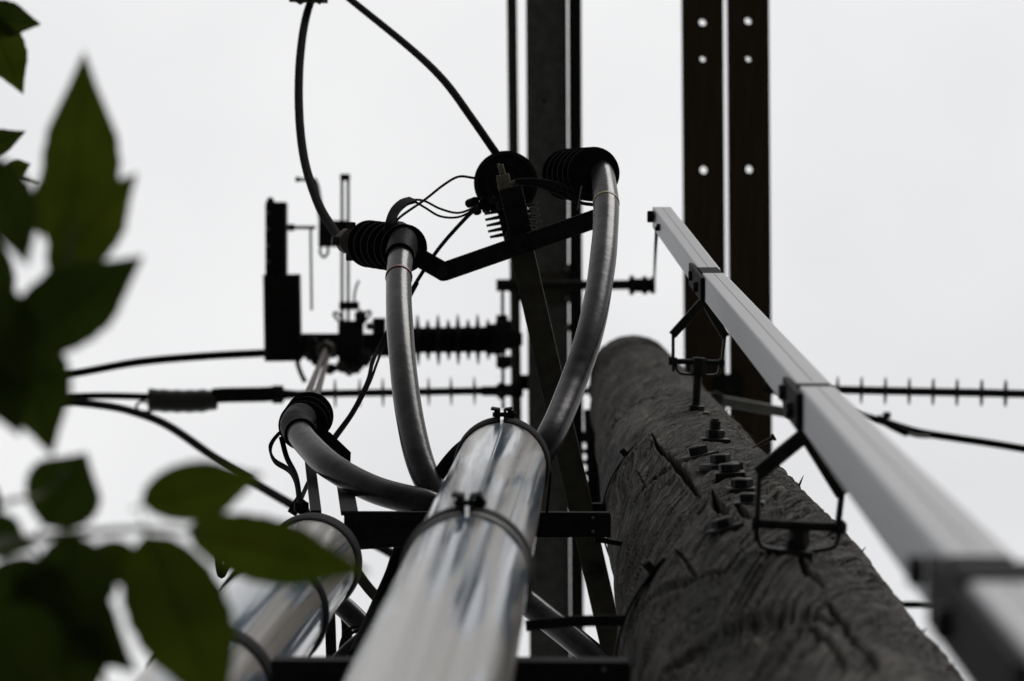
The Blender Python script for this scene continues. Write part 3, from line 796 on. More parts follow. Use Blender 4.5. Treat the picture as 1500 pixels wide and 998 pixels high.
# ------------------------------------------------------------------ riser pipes
def pipe_axis(pts):
    """list of (h, X, Y)"""
    return lambda h: Vector((np.interp(h, [p[0] for p in pts], [p[1] for p in pts]), np.interp(h, [p[0] for p in pts], [p[2] for p in pts]), CAMZ + h))
axc = pipe_axis([(-1.6, -.106, .342), (2.04, -.105, .325), (4.40, -.096, .295)])
axl = pipe_axis([(-1.6, -.34, .432), (2.04, -.336, .421), (4.40, -.330, .408)])
RP = .0575
def riser(label, ax, htop, clamps):
    t = thing('riser_pipe', label, 'pipe', tuple(ax(-1.6)), 'riser pipes beside the pole')
    m_ = MB(); V, Fc = [], []
    hs = list(np.linspace(-1.6, htop, 40))
    seg = 64
    rings = [(h, RP) for h in hs] + [(htop, RP - .004)] + [(htop - .2, RP - .004)]
    for h, r in rings:
        c = ax(h)
        for k in range(seg):
            an = 2 * math.pi * k / seg; V.append(c + Vector((math.cos(an) * r, math.sin(an) * r, 0)))
    for i in range(len(rings) - 1):
        for k in range(seg): Fc.append((i * seg + k, i * seg + (k + 1) % seg, i * seg + seg + (k + 1) % seg, i * seg + seg + k))
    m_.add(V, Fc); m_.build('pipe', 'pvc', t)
    for h, lug, wd in clamps:
        c = ax(h); seg2 = 56
        m_ = MB(); gap = .07 if lug else 0
        # ring profile (dr, dz)
        pf = [(-.0003, -wd / 2), (.0025, -wd / 2), (.005, -wd * .25), (.005, wd * .25), (.0025, wd / 2), (-.0003, wd / 2)]
        V, Fc = [], []
        for k in range(seg2 + 1):
            an = -math.pi / 2 + gap + (2 * math.pi - 2 * gap) * k / seg2
            for dr, dz in pf: V.append(c + Vector((math.cos(an) * (RP + dr), math.sin(an) * (RP + dr), dz)))
        n = len(pf)
        for k in range(seg2):
            for j in range(n): Fc.append((k * n + j, k * n + (j + 1) % n, (k + 1) * n + (j + 1) % n, (k + 1) * n + j))
        Fc += [tuple(range(n)), tuple(range(seg2 * n, seg2 * n + n))[::-1]]
        m_.add(V, Fc); co = m_.build('clamp', 'black_steel', t)
        # thin bright inner rim
        m_ = MB(); V, Fc = [], []
        rz = .016 if lug else .006; pf = [(-.0003, -wd / 2 - rz), (.0018, -wd / 2 - rz), (.0018, -wd / 2 - .001), (-.0003, -wd / 2 - .001)]; n = 4
        for k in range(seg2 + 1):
            an = -math.pi / 2 + gap * 1.15 + (2 * math.pi - 2.3 * gap) * k / seg2
            for dr, dz in pf: V.append(c + Vector((math.cos(an) * (RP + dr), math.sin(an) * (RP + dr), dz)))
        for k in range(seg2):
            for j in range(n): Fc.append((k * n + j, k * n + (j + 1) % n, (k + 1) * n + (j + 1) % n, (k + 1) * n + j))
        m_.add(V, Fc); m_.build('rim', 'galv' if lug and h < 4 else 'black_steel', co)
        if lug:
            f = c + Vector((0, -RP, 0))
            for s in (-1, 1):
                m_ = MB(); x = s * gap * RP
                bar(m_, f + Vector((x, .002, 0)), f + Vector((x, -.016, 0)), .003, wd * 1.05, (1, 0, 0))
                bar(m_, f + Vector((x, -.0145, 0)), f + Vector((x + s * .010, -.016, 0)), wd * .9, .003, (0, 0, 1))
                m_.build('lug', 'black_steel', co, bevel=.001)
            m_ = MB(); hexa(m_, f + Vector((.016, -.008, 0)), (-1, 0, 0), .006, .009); tube(m_, [f + Vector((-.012, -.008, 0)), f + Vector((.018, -.008, 0))], .003, 10, smooth=False)
            hexa(m_, f + Vector((-.005, -.008, 0)), (-1, 0, 0), .006, .005); m_.build('bolt', 'bolt', co)
    return t
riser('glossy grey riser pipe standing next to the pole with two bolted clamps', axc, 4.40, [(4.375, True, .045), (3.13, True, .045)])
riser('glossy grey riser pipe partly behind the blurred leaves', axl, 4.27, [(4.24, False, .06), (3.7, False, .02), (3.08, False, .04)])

# support bars behind the pipes
def strut(label, h, x0, x1, y0, hb):
    t = thing('support_bar', label, 'steel bar', ((x0 + x1) / 2, y0, CAMZ + h), 'bars carrying the riser pipes')
    d = .031; z = CAMZ + h
    m_ = MB(); a, b = Vector((x0, y0, z)), Vector((x1, y0, z))
    prof = [(0, 0), (d, 0), (d, hb), (d - .004, hb), (d - .004, .004), (.004, .004), (.004, hb), (0, hb)]
    n = len(prof)
    V = [p + Vector((0, y, zz)) for p in (a, b) for y, zz in prof]
    Fc = [(i, (i + 1) % n, n + (i + 1) % n, n + i) for i in range(n)] + [(0, 5, 6, 7), (0, 1, 4, 5), (1, 2, 3, 4), (8, 15, 14, 13), (8, 13, 12, 9), (9, 12, 11, 10)]
    m_.add(V, Fc); m_.build('channel', 'black_steel', t, smooth=False, bevel=.001)
    for yy in (.006, .024):
        m_ = MB(); tube(m_, [Vector((x1 - .022, y0 + yy, z - .0015)), Vector((x1 - .022, y0 + yy, z + .003))], .0022, 10, smooth=False); m_.build('rivet', 'galv', t)
    m_ = MB(); bar(m_, Vector((x0 + .02, y0 + .015, z - .001)), Vector((x1 - .02, y0 + .015, z - .001)), .0025, .002, (0, 1, 0)); m_.build('rib', 'black_steel', t)
    m_ = MB(); bar(m_, Vector((x1 - .02, y0 + d + .004, z + .012)), Vector((x1 + .018, y0 + d + .010, z + .012)), .02, .006, (0, 0, 1)); m_.build('end_plate', 'black_steel', t)
    return t
strut('black steel support bar behind the upper ends of both riser pipes', 4.40, -.300, .043, .358, .024)
strut('broad black steel support bar low down behind the riser pipes', 2.99, -.268, .046, .375, .04)
m_ = MB(); bar(m_, P(518, 797, 4.40), P(608, 791, 4.40), .016, .004, (0, 1, 0))
tag(m_.build('gusset_plate', 'black_steel', bevel=.002), 'small black gusset plate under the upper support bar', 'plate')
# flat strap from the pipe to the pole
m_ = MB(); pts = [P(770, 917, 3.4), P(800, 914, 3.4), P(850, 910, 3.4), P(915, 909, 3.4)]
tube(m_, pts, 0, 10, 6, flat=(L(17, 3.4), .004), ref=(0, 1, 0)); tag(m_.build('tie_strap', 'black_steel'), 'flat black steel strap tying the riser pipe to the pole', 'strap')

# ------------------------------------------------------------------ power cables with terminations
RC = .0188
def termination(parent, A, Bp, n, rs, rb, sh0=.12, sh1=.72, lug=True):
    A, Bp = Vector(A), Vector(Bp); ax = Bp - A; Lg = ax.length
    m_ = MB(); lathe(m_, [(0, RC * 1.1), (Lg * .05, rb), (Lg * sh1, rb), (Lg * (sh1 + .06), rb * .8), (Lg * .8, rb * .8)], A, ax, 24)
    t = m_.build('termination', 'polymer', parent)
    for k in range(n):
        f = sh0 + (sh1 - sh0) * k / max(1, n - 1)
        s = MB(); c = f * Lg
        lathe(s, [(c - .007, rs * .93), (c - .0075, rs), (c - .004, rs), (c + .008, rb)], A, ax, 36)
        s.v += []; s.build('shed', 'polymer', t)
    if lug:
        m_ = MB(); lathe(m_, [(Lg * .76, rb * .75), (Lg * .82, rb * .75), (Lg * .83, rb * 1.0), (Lg * .9, rb * 1.0), (Lg * .91, rb * .6), (Lg, rb * .6)], A, ax, 16); m_.build('lug', 'lug', t)
        for k in range(4):
            a_, u, w = frame(ax); an = k * 1.6
            m_ = MB(); hexa(m_, A + ax * (.86) + (u * math.cos(an) + w * math.sin(an)) * rb * .9, u * math.cos(an) + w * math.sin(an), .0075, .012); m_.build('lug_bolt', 'bolt', t)
    return t
def taped_end(parent, pts, r):
    m_ = MB(); tube(m_, pts, r, 18, 6, rough=.18); return m_.build('tape_wrap', 'tape', parent)
GC = 'grey power cables rising from the riser pipe'
def cable(label, pts, band=None, bandmat='redmark'):
    pp = [P(*p) for p in pts]
    t = thing('power_cable', label, 'cable', tuple(pp[0]), GC)
    m_ = MB(); tube(m_, pp, RC, 28, 10, rough=.05); m_.build('jacket', 'jacket', t)
    if band is not None:
        s = smooth_pts(pp, 10); i = int(band * (len(s) - 1)); d = (s[i + 1] - s[i]).normalized()
        m_ = MB(); lathe(m_, [(-.003, RC), (-.0028, RC + .0012), (.0028, RC + .0012), (.003, RC)], s[i], d, 28); m_.build('phase_band', bandmat, t)
    return t, pp
cl, pl = cable('grey power cable climbing straight up to the termination with a wide black strap',
               [(728, 685, 4.216), (722, 694, 4.366), (690, 738, 4.502), (652, 738, 4.529), (620, 690, 4.57), (600, 610, 4.658), (588, 510, 4.794), (584, 420, 4.964), (588, 362, 5.1)], .9)
taped_end(cl, [P(586, 376, 5.059), P(590, 355, 5.127), P(583, 345, 5.182)], RC * 1.15)
termination(cl, P(598, 365, 5.114), P(500, 352, 5.406), 6, L(35, 5.27), .0205, .08, .58)
crr, pr_ = cable('grey power cable bowing outward up to the termination beside the steel channel',
                 [(742, 685, 4.216), (746, 690, 4.366), (772, 690, 4.488), (806, 640, 4.542), (838, 565, 4.658), (866, 480, 4.76), (882, 390, 4.896), (888, 310, 5.046), (884, 264, 5.15), (877, 246, 5.20), (866, 240, 5.24)], .72, 'yellowmark')
taped_end(crr, [P(871, 241, 5.225), P(860, 238, 5.26), P(848, 242, 5.30)], RC * 1.2)
termination(crr, P(872, 254, 5.168), P(812, 256, 5.44), 6, L(38, 5.304), .0215, .06, .7, False)
cb, pb = cable('grey power cable bending sideways to the low termination beyond the leaves',
               [(734, 694, 4.216), (724, 704, 4.366), (676, 752, 4.488), (620, 737, 4.502), (548, 717, 4.556), (486, 684, 4.638), (450, 650, 4.746), (432, 625, 4.828)])
taped_end(cb, [P(440, 636, 4.794), P(434, 624, 4.842), P(440, 614, 4.896)], RC * 1.3)
tt = termination(cb, P(440, 630, 4.862), P(462, 596, 5.168), 3, L(36, 4.998), .021, .2, .6, False)
for (x0, y0), (x1, y1) in (((440, 604), (477, 512)), ((456, 606), (481, 520))):
    m_ = MB(); tube(m_, [P(x0, y0, 5.168), P((x0 + x1) / 2, (y0 + y1) / 2, 7.6), P(x1, y1, 10.9)], L(6.5, 5.44), 14); m_.build('terminal_rod', 'lug', tt)
m_ = MB(); hexa(m_, P(478, 512, 10.8), (0, 0, -1), .03, .05); m_.build('lug_bolt', 'galv_dark', tt)
# standing bracket for the low termination
lbk = thing('termination_bracket', 'folded black steel plate bracket standing on the support bar below the low termination', 'bracket', tuple(P(495, 745, 4.42)))
m_ = MB(); V = [(462, 628), (482, 636), (511, 664), (510, 688), (488, 680), (460, 652)]
h0 = 4.96
mv = [P(x, y, h0) for x, y in V] + [P(x, y, h0 + .03) for x, y in V]
m_.add(mv, [tuple(range(6)), tuple(range(6, 12))[::-1]] + [(i, (i + 1) % 6, 6 + (i + 1) % 6, 6 + i) for i in range(6)]); m_.build('plate', 'black_steel', lbk, bevel=.003)
m_ = MB(); bar(m_, P(500, 678, 4.95), P(512, 752, 4.413), .022, .006, (1, 0, 0)); m_.build('leg', 'black_steel', lbk)
m_ = MB(); bar(m_, P(452, 660, 4.95), P(463, 752, 4.413), .014, .008, (1, 0, 0)); m_.build('leg', 'black_steel', lbk)

# centre termination, seen from straight below
ct = thing('cable_termination', 'round black bell shaped termination hung above the equipment arm with a bronze lug', 'termination', tuple(P(742, 268, 5.372)))
m_ = MB(); hc = 5.55
c = P(741, 268, hc); axx = Vector((-.01, -.02, 1)).normalized(); rb_ = L(47, hc)
lathe(m_, [(.012, .002), (.012, rb_ * .50), (.004, rb_ * .53), (.002, rb_ * .62), (.008, rb_ * .66), (.008, rb_ * .84), (0, rb_ * .88), (0, rb_), (.010, rb_), (.035, rb_ * .55), (.10, rb_ * .5), (.16, rb_ * .4)], c, axx, 56); m_.build('bell', 'grey_polymer', ct)
for k in range(5):
    m_ = MB(); q = P(748 + k * 2, 306 + k * 8.5, hc - .02); rr = L((39, 40, 40, 40, 39)[k], hc)
    lathe(m_, [(-.0032, rr * .5), (-.002, rr), (.002, rr), (.0032, rr * .5)], q, Vector((.2, 1, .02)), 36); m_.build('shed', 'polymer', ct)
m_ = MB(); tube(m_, [P(758, 348, hc - .02), P(745, 292, hc - .02)], L(20, hc), 20, smooth=False); m_.build('body', 'polymer', ct)
m_ = MB(); pr2 = [(-.5, -.5), (.5, -.5), (.5, .5), (-.5, .5)]
bar(m_, P(764, 345, HA - .006), P(747, 274, HA - .006), L(34, HA), .006, (1, 0, 0)); m_.build('mounting_plate', 'black_steel', ct, bevel=.0025)
m_ = MB(); bar(m_, P(740, 276, HA - .02), P(736, 256, HA - .02), L(19, HA), .008, (1, 0, 0)); tube(m_, [P(735, 258, HA - .02), P(730, 240, HA - .02)], L(2, HA), 8, smooth=False); tube(m_, [P(740, 258, HA - .02), P(735, 241, HA - .02)], L(2, HA), 8, smooth=False)
bar(m_, P(730, 277, HA - .024), P(755, 266, HA - .024), .006, .006, (0, 1, 0)); m_.build('lug', 'brass', ct, bevel=.001)
m_ = MB()
for k in range(9):
    q = P(702 + RND.uniform(-8, 14), 294 + RND.uniform(-9, 10), 5.40); tube(m_, [q, q + Vector((RND.uniform(-.014, .014), RND.uniform(-.014, .014), .014))], .007, 8, smooth=False)
m_.build('wire_knot', 'rubber', ct)
for k in range(4):
    m_ = MB(); y = 303 + k * 9; tube(m_, [P(776, y, 5.338), P(786, y + 2, 5.338), P(786, y + 6, 5.338), P(778, y + 5, 5.338)], .0014, 6); m_.build('clip', 'galv', ct)

# ------------------------------------------------------------------ conductors and thin wires
wire('jumper_wire', 'thick dark jumper curving upward from the strapped cable termination', [(500, 353, 5.406), (486, 333, 5.508), (466, 298, 5.644), (446, 235, 5.848), (438, 160, 6.052), (440, 80, 6.256), (452, 12, 6.46), (480, -50, 6.664)], L(6.6, 5.848), 'conductor', 'wire', None, 10)
wire('jumper_wire', 'long dark jumper rising diagonally from the round bell termination', [(740, 244, 5.62), (724, 221, 5.63), (690, 172, 5.712), (650, 118, 5.848), (600, 70, 6.052), (514, 0, 6.392), (450, -52, 6.664)], L(5.6, 5.984), 'conductor', 'wire', None, 10)
m_ = MB(); tube(m_, [P(424, -6, 6.46), P(480, -4, 6.46)], .012, 12, smooth=False); hexa(m_, P(440, -4, 6.446), (0, 0, -1), .015, .02); hexa(m_, P(468, -3, 6.446), (0, 0, -1), .013, .02)
tag(m_.build('wire_clamp', 'galv_dark'), 'steel clamp holding the curved jumper at its high end', 'clamp')
m_ = MB(); tube(m_, [P(570, 350, 5.168), P(570, 335, 5.134), P(577, 312, 5.168), P(590, 298, 5.202), (P(604, 293, 5.236))], 0, 10, 8, flat=(L(15, 5.168), .006), ref=(1, 0, 0))
tag(m_.build('ground_strap', 'rubber'), 'wide black strap arching over the cable termination', 'strap')
GW = 'thin black wires between the terminations'
wire('bonding_wire', 'thin black wire arching from the strapped termination to the round bell', [(695, 261, 5.338), (672, 259, 5.304), (650, 271, 5.27), (622, 293, 5.236), (583, 321, 5.168), (576, 340, 5.154)], L(1.9, 5.236), 'rubber', 'wire', GW)
wire('bonding_wire', 'thin black wire sagging from strap end to the wire knot', [(598, 293, 5.236), (620, 294, 5.236), (645, 306, 5.25), (672, 312, 5.27), (700, 302, 5.304)], L(1.7, 5.236), 'rubber', 'wire', GW)
wire('bonding_wire', 'thin black wire sagging lowest from strap end to the wire knot', [(602, 292, 5.236), (622, 304, 5.236), (645, 317, 5.25), (672, 318, 5.27), (697, 306, 5.304)], L(1.7, 5.236), 'rubber', 'wire', GW)
wire('earth_wire', 'black wire running from wire knot down behind cable to the low termination', [(700, 304, 5.338), (680, 322, 5.372), (640, 368, 5.44), (603, 425, 5.44), (560, 500, 5.372), (546, 530, 5.304), (538, 560, 5.236), (515, 605, 5.168), (484, 648, 5.1), (455, 700, 4.964), (438, 738, 4.76)], L(3, 5.304), 'rubber')
wire('earth_wire', 'second thinner black wire beside it from behind cable to low termination', [(612, 415, 5.44), (566, 500, 5.372), (553, 530, 5.304), (541, 562, 5.236), (518, 606, 5.168), (487, 650, 5.1)], L(2, 5.304), 'rubber')
for k, (dy, c_) in enumerate(((0, 'highest'), (8, 'middle'), (15, 'lowest'))):
    wire('lead_wire', 'black lead wire, %s of three between the bell and right-hand taped termination' % c_ if False else 'black lead wire, the %s of three running from bell to taped termination' % c_,
         [(756, 264 + dy * .3, 5.27), (790, 264 + dy * .6, 5.236), (820, 270 + dy, 5.202), (850, 282 + dy, 5.168), (868, 285 + dy, 5.154)], L(2.6, 5.236), 'rubber', 'wire', 'lead wires to the taped termination')
m_ = MB(); tube(m_, [P(852, 272, 5.1), P(849, 290, 5.1), P(846, 308, 5.1)], .0012, 6); tag(m_.build('wire_strand', 'galv'), 'fine bright loose strand hanging by the taped termination', 'wire')
wire('flexible_duct', 'black flexible duct sloping down behind the riser pipe clamp', [(700, 640, 4.59), (669, 663, 4.57), (640, 700, 4.556), (613, 748, 4.50), (588, 800, 4.46), (573, 842, 4.44), (556, 880, 4.42), (520, 960, 4.3)], L(10, 4.556), 'rubber', 'duct')
m_ = MB(); tube(m_, [P(428, 622, 4.896), P(408, 636, 4.896), P(396, 655, 4.896), P(402, 675, 4.862), P(424, 690, 4.828), P(434, 712, 4.76), P(438, 742, 4.624)], 0, 10, 8, flat=(L(10, 4.828), .004), ref=(0, .3, 1))
tag(m_.build('ground_strap', 'rubber'), 'black looped earth strap hanging beside the low termination', 'strap')
wire('earth_wire', 'short black wire beside the looped strap at the low termination', [(412, 640, 4.828), (420, 670, 4.828), (434, 700, 4.76), (440, 745, 4.624)], L(4, 4.76), 'rubber')
m_ = MB(); tube(m_, [P(428, 738, 4.692), P(440, 745, 4.692)], .012, 12, rough=.4, n=4, smooth=False); hexa(m_, P(440, 742, 4.665), (.3, 0, -1), .011, .012)
tag(m_.build('split_bolt', 'rubber'), 'black connector knot where earth strap meets the jumper cable', 'connector')
wire('clamp_tail', 'thin black strip hanging from the top clamp beside the pole', [(803, 684, 4.42), (806, 700, 4.42), (801, 752, 4.40)], L(2, 4.4), 'rubber', 'strip')
# hanging loop left of the pipe
m_ = MB(); tube(m_, [P(322, 786, 4.488), P(320, 818, 4.488), P(324, 842, 4.488), P(330, 832, 4.488), P(338, 822, 4.488), P(350, 820, 4.488)], .005, 8, 8, rough=.2)
tag(m_.build('wire_loop', 'rubber'), 'small black wire loop hanging at the side of the leaf-hidden pipe', 'wire')
# lower grey tubes and straps between the pipes
wire('branch_cable', 'grey branch cable between both riser pipes above the low support bar', [(478, 872, 5.032), (510, 895, 4.998), (552, 940, 4.964), (600, 1000, 4.896), (640, 1060, 4.896)], L(16, 4.964), 'jacket', 'cable', None, 8, 20)
wire('branch_cable', 'grey branch cable slanting down between riser pipe and pole', [(740, 858, 5.032), (800, 905, 4.964), (850, 945, 4.896), (910, 995, 4.828)], L(19, 4.964), 'jacket', 'cable', None, 8, 20)
wire('branch_cable', 'pale grey bundle of cable strands just over the low support bar', [(478, 985, 4.352), (510, 950, 4.352), (545, 925, 4.352), (590, 915, 4.352)], L(9, 4.352), 'jacket', 'cable', None, 8, 14)
for q, lab in (([(520, 835), (540, 862), (566, 890), (600, 925)], 'flat black brace sloping between the riser pipes'), ([(482, 870), (484, 920), (486, 985)], 'narrow black upright strip beside the leaf-hidden pipe'), ([(497, 880), (508, 915), (505, 985)], 'thin black hanging strip between pipe and branch cable')):
    m_ = MB(); tube(m_, [P(x, y, 5.168) for x, y in q], 0, 8, 6, flat=(L(16, 5.168), .006), ref=(1, 0, 0)); tag(m_.build('brace_strip', 'galv_dark' if 'brace' in lab else 'black_steel'), lab, 'strip')
m_ = MB()
for k in range(5):
    tube(m_, [P(497 + k * 3, 985, 4.624), P(500 + k * 4, 940 + k * 4, 4.624), P(520 + k * 4, 918 + k * 6, 4.624), P(560, 925 + k * 6, 4.624)], L(2.2, 4.624), 8)
tag(m_.build('wire_bundle', 'rubber'), 'coiled bundle of thin black wires above the low support bar', 'wires')

# ------------------------------------------------------------------ operating rod and its guide brackets
rod = thing('operating_rod', 'long square aluminium switch operating rod held off the pole', 'operating rod', tuple(P(1380, 810, 1.65)))
RW, RD = .0345, .038
nodes = [(1590, 1050, 1.15), (1382, 812, 1.65), (1166, 561, 3.3), (1023, 394, 5.25), (956, 304, 6.1)]
RN = [P(*q) for q in nodes]
def rod_pt(h):
    hs = [q[2] for q in nodes]
    i = max(0, min(len(hs) - 2, int(np.searchsorted(hs, h) - 1)))
    t = (h - hs[i]) / (hs[i + 1] - hs[i]); return RN[i].lerp(RN[i + 1], t)
def prism(mb, p0, p1, x0, x1, y0, y1):
    V = [p + Vector((x, y, 0)) for p in (p0, p1) for x, y in ((x0, y0), (x1, y0), (x1, y1), (x0, y1))]
    return mb.add(V, [(0, 1, 5, 4), (1, 2, 6, 5), (2, 3, 7, 6), (3, 0, 4, 7), (0, 3, 2, 1), (4, 5, 6, 7)])
jn = [1.65, 3.3, 5.25]
secs = [(0.7, 1.595), (1.65, 3.235), (3.30, 5.14), (5.25, 6.1)]
for i, (h0, h1) in enumerate(secs):
    m_ = MB(); prism(m_, rod_pt(h0), rod_pt(h1), 0, RW, 0, RD); s_ = m_.build('rod_section', 'alu', rod, smooth=False, bevel=.0025)
    m_ = MB(); prism(m_, rod_pt(h0 + .02), rod_pt(h1 - .01), RW * .5 - .0005, RW * .5 + .0005, -.0004, .001); m_.build('seam', 'galv', s_, smooth=False)
for hj, gap in zip(jn, (.055, .065, .11)):
    h0, h1 = hj - gap, hj
    m_ = MB(); prism(m_, rod_pt(h0 - .06), rod_pt(h1 + .06), .0022, RW - .0022, .0022, RD - .0022); jo = m_.build('joint', 'black_steel', rod, smooth=False)
    m_ = MB(); prism(m_, rod_pt(h0 - (.09 if hj > 2 else .3)), rod_pt(h1 + (.09 if hj > 2 else .02)), -.0065, -.0004, .002, RD * .97); m_.build('side_plate', 'black_steel', jo, smooth=False, bevel=.0015)
    if hj < 2:
        m_ = MB(); prism(m_, rod_pt(1.54), rod_pt(1.60), -.003, RW + .003, -.0025, RD + .002); m_.build('sleeve', 'black_steel', jo, smooth=False, bevel=.002)
    for dz, dy in ((-.075, .020), (.065, .012)):
        q = rod_pt(hj - gap / 2 + dz) + Vector((-.0065, dy, 0)); m_ = MB(); hexa(m_, q, (-1, 0, 0), .0085, .008); m_.build('bolt', 'bolt', jo)
m_ = MB(); prism(m_, rod_pt(6.095), rod_pt(6.115), .001, RW - .001, .001, RD - .001); m_.build('end_cap', 'galv', rod)
m_ = MB(); hexa(m_, rod_pt(6.06) + Vector((-.001, .012, 0)), (-1, 0, 0), .012, .012); m_.build('bolt', 'black_steel', rod)
q = rod_pt(5.95); m_ = MB(); bar(m_, q + Vector((-.002, .012, 0)), P(963, 338, 5.95), .012, .006, (0, 0, 1)); m_.build('tip_bracket', 'black_steel', rod)

GBK = 'guide brackets holding the operating rod'
def guide(label, base, uo, pin, la, ra, stem_r, w, t, h=None):
    p, nrm, hp = on_pole(*base)
    hb = hp
    k = thing('guide_bracket', label, 'bracket', tuple(p), GBK)
    PP = lambda x, y, dz=0: P(x, y, hb + dz)
    ucx = (uo[0][0] + uo[-1][0]) / 2; ucy = uo[1][1]
    m_ = MB(); tube(m_, [p - nrm * .02, PP(ucx, ucy + 2)], stem_r, 16, smooth=False); m_.build('stem', 'bolt', k)
    m_ = MB(); hexa(m_, p + nrm * .003, nrm, stem_r * 2.0, .012, .2, (0, 0, 1)); m_.build('nut', 'bolt', k)
    m_ = MB(); bar(m_, p - nrm * .008, p + nrm * .005, stem_r * 6, stem_r * 6, (0, 0, 1)); m_.build('washer', 'bolt', k, bevel=.002)
    m_ = MB(); hexa(m_, PP(ucx, ucy + 10), nrm, stem_r * 1.9, L(26, hb), .4, (0, 0, 1)); m_.build('nut', 'bolt', k)
    m_ = MB(); tube(m_, [PP(x, y) for x, y in uo], 0, 10, 5, flat=(w, t), ref=(0, 0, 1)); m_.build('clevis', 'bolt', k)
    m_ = MB(); tube(m_, [PP(*pin[0]), PP(*pin[1])], .0048, 12, smooth=False); d = PP(*pin[1]) - PP(*pin[0])
    hexa(m_, PP(*pin[0]) - d.normalized() * .002, d, .008, .007); hexa(m_, PP(*pin[1]) - d.normalized() * .009, d, .008, .007); m_.build('pin', 'bolt', k)
    for ar in (la, ra):
        m_ = MB(); pts = [PP(x, y) for x, y in ar]
        for i in range(len(pts) - 1):
            a_, b_ = pts[i], pts[i + 1]
            e_ = (b_ - a_).normalized() * t * .5
            bar(m_, a_ - (e_ if i else e_ * 0), b_ + e_, t * (3.2 if i == 1 else 1.15), w, Vector((1, 0, 0)) if i != 1 else Vector((0, 1, 0)))
        m_.build('fork_arm', 'bolt', k, bevel=.001)
    return k
guide('black forked guide bracket high on the pole, thick bolt stem and square washer',
      (1019, 606), [(990, 524), (991, 540), (998, 547), (1020, 549), (1044, 550), (1053, 545), (1055, 526)], [(981, 529), (1062, 532)],
      [(986, 544), (986, 490), (1030, 441), (1040, 437)], [(1057, 540), (1062, 492), (1036, 448), (1046, 436)], .0075, .022, .0045)
guide('black forked guide bracket lower on the pole below the loose bolt heads',
      (1165, 812), [(1108, 768), (1110, 790), (1122, 803), (1168, 808), (1215, 803), (1226, 792), (1230, 768)], [(1104, 767), (1240, 773)],
      [(1107, 792), (1112, 692), (1178, 638), (1190, 628)], [(1226, 782), (1233, 722), (1186, 646), (1196, 632)], .0055, .018, .0045)

# ------------------------------------------------------------------ leaves in front
sap = thing('sapling', 'leafy green sapling reaching in beside the riser pipes', 'tree', (-.55, .12, 0))
m_ = MB(); tube(m_, [Vector((-.55, .12, 0)), Vector((-.55, .10, 1.0)), Vector((-.54, .09, 2.0)), Vector((-.54, .06, 3.0)), Vector((-.56, 0, 4.1)), Vector((-.62, -.08, 5.2))], (.018, .005), 14, 8, rough=.15)
m_.build('trunk', 'trunk', sap)
def branch(pts, r=(.006, .0016)):
    m_ = MB(); tube(m_, pts, r, 8, 6); m_.build('branch', 'twig', sap)
branch([Vector((-.54, .09, 2.0)), Vector((-.46, .08, 2.7)), P(-120, 560, 1.76), P(20, 520, 1.76), P(60, 460, 1.76), P(95, 390, 1.76), P(110, 330, 1.76)], (.004, .001))
branch([Vector((-.545, .09, 1.9)), Vector((-.47, .14, 2.6)), P(-150, 820, 1.69), P(40, 790, 1.69), P(200, 775, 1.69), P(300, 782, 1.69)], (.004, .001))
branch([P(-150, 820, 1.69), P(0, 740, 1.72), P(60, 725, 1.76), P(95, 690, 1.76)], (.002, .0008))
branch([P(40, 790, 1.69), P(90, 860, 1.95), P(140, 960, 1.98), P(180, 1060, 1.98)], (.0012, .0007))
branch([Vector((-.56, 0, 4.1)), Vector((-.58, -.03, 4.3)), P(-160, 240, 3.1), P(-30, 252, 3.1), P(20, 256, 3.1), P(56, 268, 3.1)], (.004, .0012))
branch([P(-160, 240, 3.1), P(-90, 120, 3.1), P(-30, 40, 3.1)], (.002, .001))

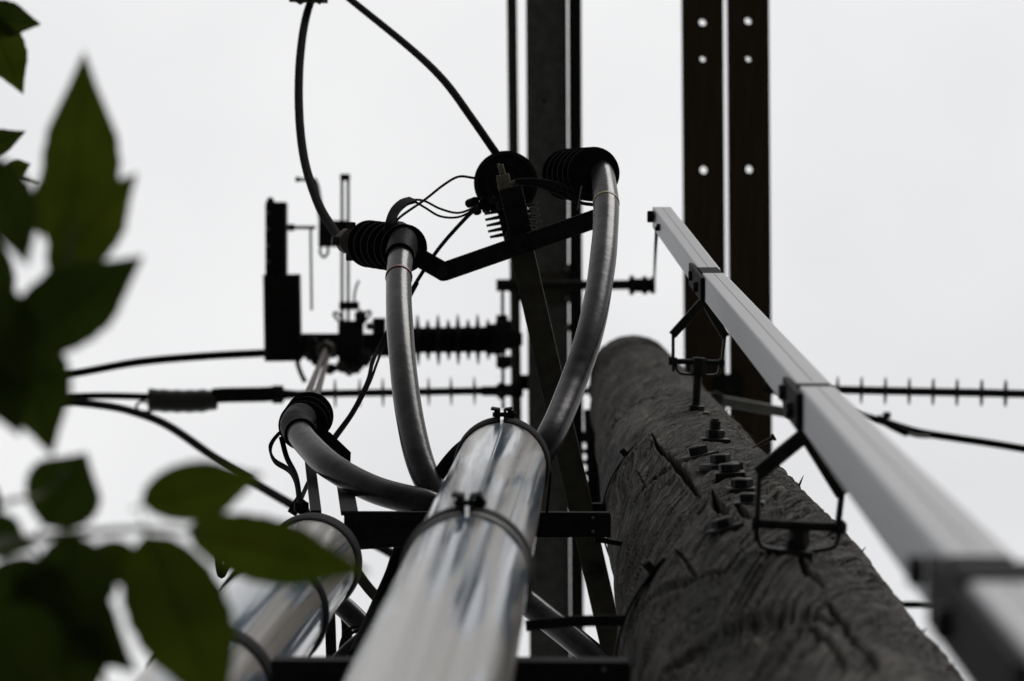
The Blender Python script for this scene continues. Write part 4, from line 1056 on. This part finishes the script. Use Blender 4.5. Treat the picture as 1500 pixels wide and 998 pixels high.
def leaf(b, t, w, h, m='leaf', curl=.12, fold=.18, tilt=0.0, dark=False, seed=0, acum=1.0):
    """leaf from pixel b (stalk end) to pixel t (tip), w pixels wide, h above the camera"""
    r = random.Random(seed)
    A, T = P(b[0], b[1], h), P(t[0], t[1], h + tilt)
    ax = T - A; Lg = ax.length; ax.normalize()
    n = Vector((0, 0, 1)); side = n.cross(ax).normalized(); n = ax.cross(side)
    Wd = L(w, h)
    NL, NW = 18, 8
    V, Fc = [], []
    for i in range(NL + 1):
        s = i / NL
        prof = (math.sin(math.pi * s ** .78) ** .72) if s < 1 else 0
        prof = max(prof, 0) * (1 - .55 * acum * max(0, s - .62) / .38)
        prof *= 1 + .025 * math.sin(i * 2.9 + seed)
        hw = Wd / 2 * prof
        for j in range(NW + 1):
            q = j / NW * 2 - 1
            z = abs(q) * hw * fold * 2 - curl * Lg * (s - .4) ** 2 + .012 * Lg * math.sin(9 * s + q * 2 + seed) * abs(q)
            V.append(A + ax * (Lg * s) + side * (q * hw + .03 * Lg * math.sin(3 * s + seed) * (1 - s)) + n * z)
    for i in range(NL):
        for j in range(NW):
            k = i * (NW + 1) + j
            Fc.append((k, k + 1, k + NW + 2, k + NW + 1))
    mb = MB(); mb.add(V, Fc)
    tube(mb, [A - ax * Lg * .10, A, A + ax * Lg * .5, A + ax * Lg * .93], (.0007, .0003), 5, 3)
    mb.build('leaf', m, sap)
D = 'leaf_dark'
LV = [((98, 392), (126, 72), 118, 1.83, 'leaf'), ((70, 398), (204, 252), 92, 1.78, 'leaf'), ((-18, 225), (42, 392), 87, 1.68, D), ((62, 345), (58, 262), 38, 1.99, 'leaf'),
      ((14, 515), (212, 374), 118, 1.72, D), ((-30, 420), (40, 560), 101, 1.72, D), ((20, 470), (78, 668), 118, 1.76, D), ((-20, 540), (90, 560), 90, 1.72, D), ((-25, 500), (30, 640), 90, 1.72, D),
      ((62, 770), (128, 662), 118, 1.78, D), ((-30, 775), (45, 805), 69, 1.78, D), ((208, 742), (388, 694), 90, 1.72, 'leaf'), ((272, 780), (545, 838), 99, 1.76, 'leaf'),
      ((216, 780), (332, 1060), 150, 1.65, 'leaf'), ((95, 782), (130, 940), 121, 1.65, D), ((130, 806), (222, 850), 67, 1.68, 'leaf'), ((20, 845), (202, 985), 120, 1.62, D), ((-40, 870), (150, 905), 134, 1.62, D),
      ((-30, 900), (60, 1040), 179, 1.58, D), ((60, 900), (120, 1060), 157, 1.62, D), ((-60, 860), (30, 862), 38, 2.47, D), ((-40, 690), (5, 760), 34, 2.19, D),
      ((-45, 22), (62, 36), 54, 3.07, D), ((-20, 20), (36, 140), 63, 3.07, 'leaf'), ((-50, 225), (40, 192), 40, 3.13, D), ((6, 253), (46, 240), 29, 3.13, 'leaf'),
      ((-30, 330), (20, 470), 56, 1.94, D), ((-120, 600), (-20, 700), 101, 1.72, D), ((-140, 780), (-60, 880), 101, 1.65, D), ((-130, 400), (-50, 520), 112, 1.78, 'leaf'), ((-100, 100), (-40, 240), 90, 3.34, 'leaf')]
for i, (b, t, w, h, m) in enumerate(LV):
    leaf(b, t, w, h, m, tilt=RND.uniform(-.015, .015), seed=i, fold=RND.uniform(.08, .2))

for o in C.objects:
    if '_o' in o: del o['_o']
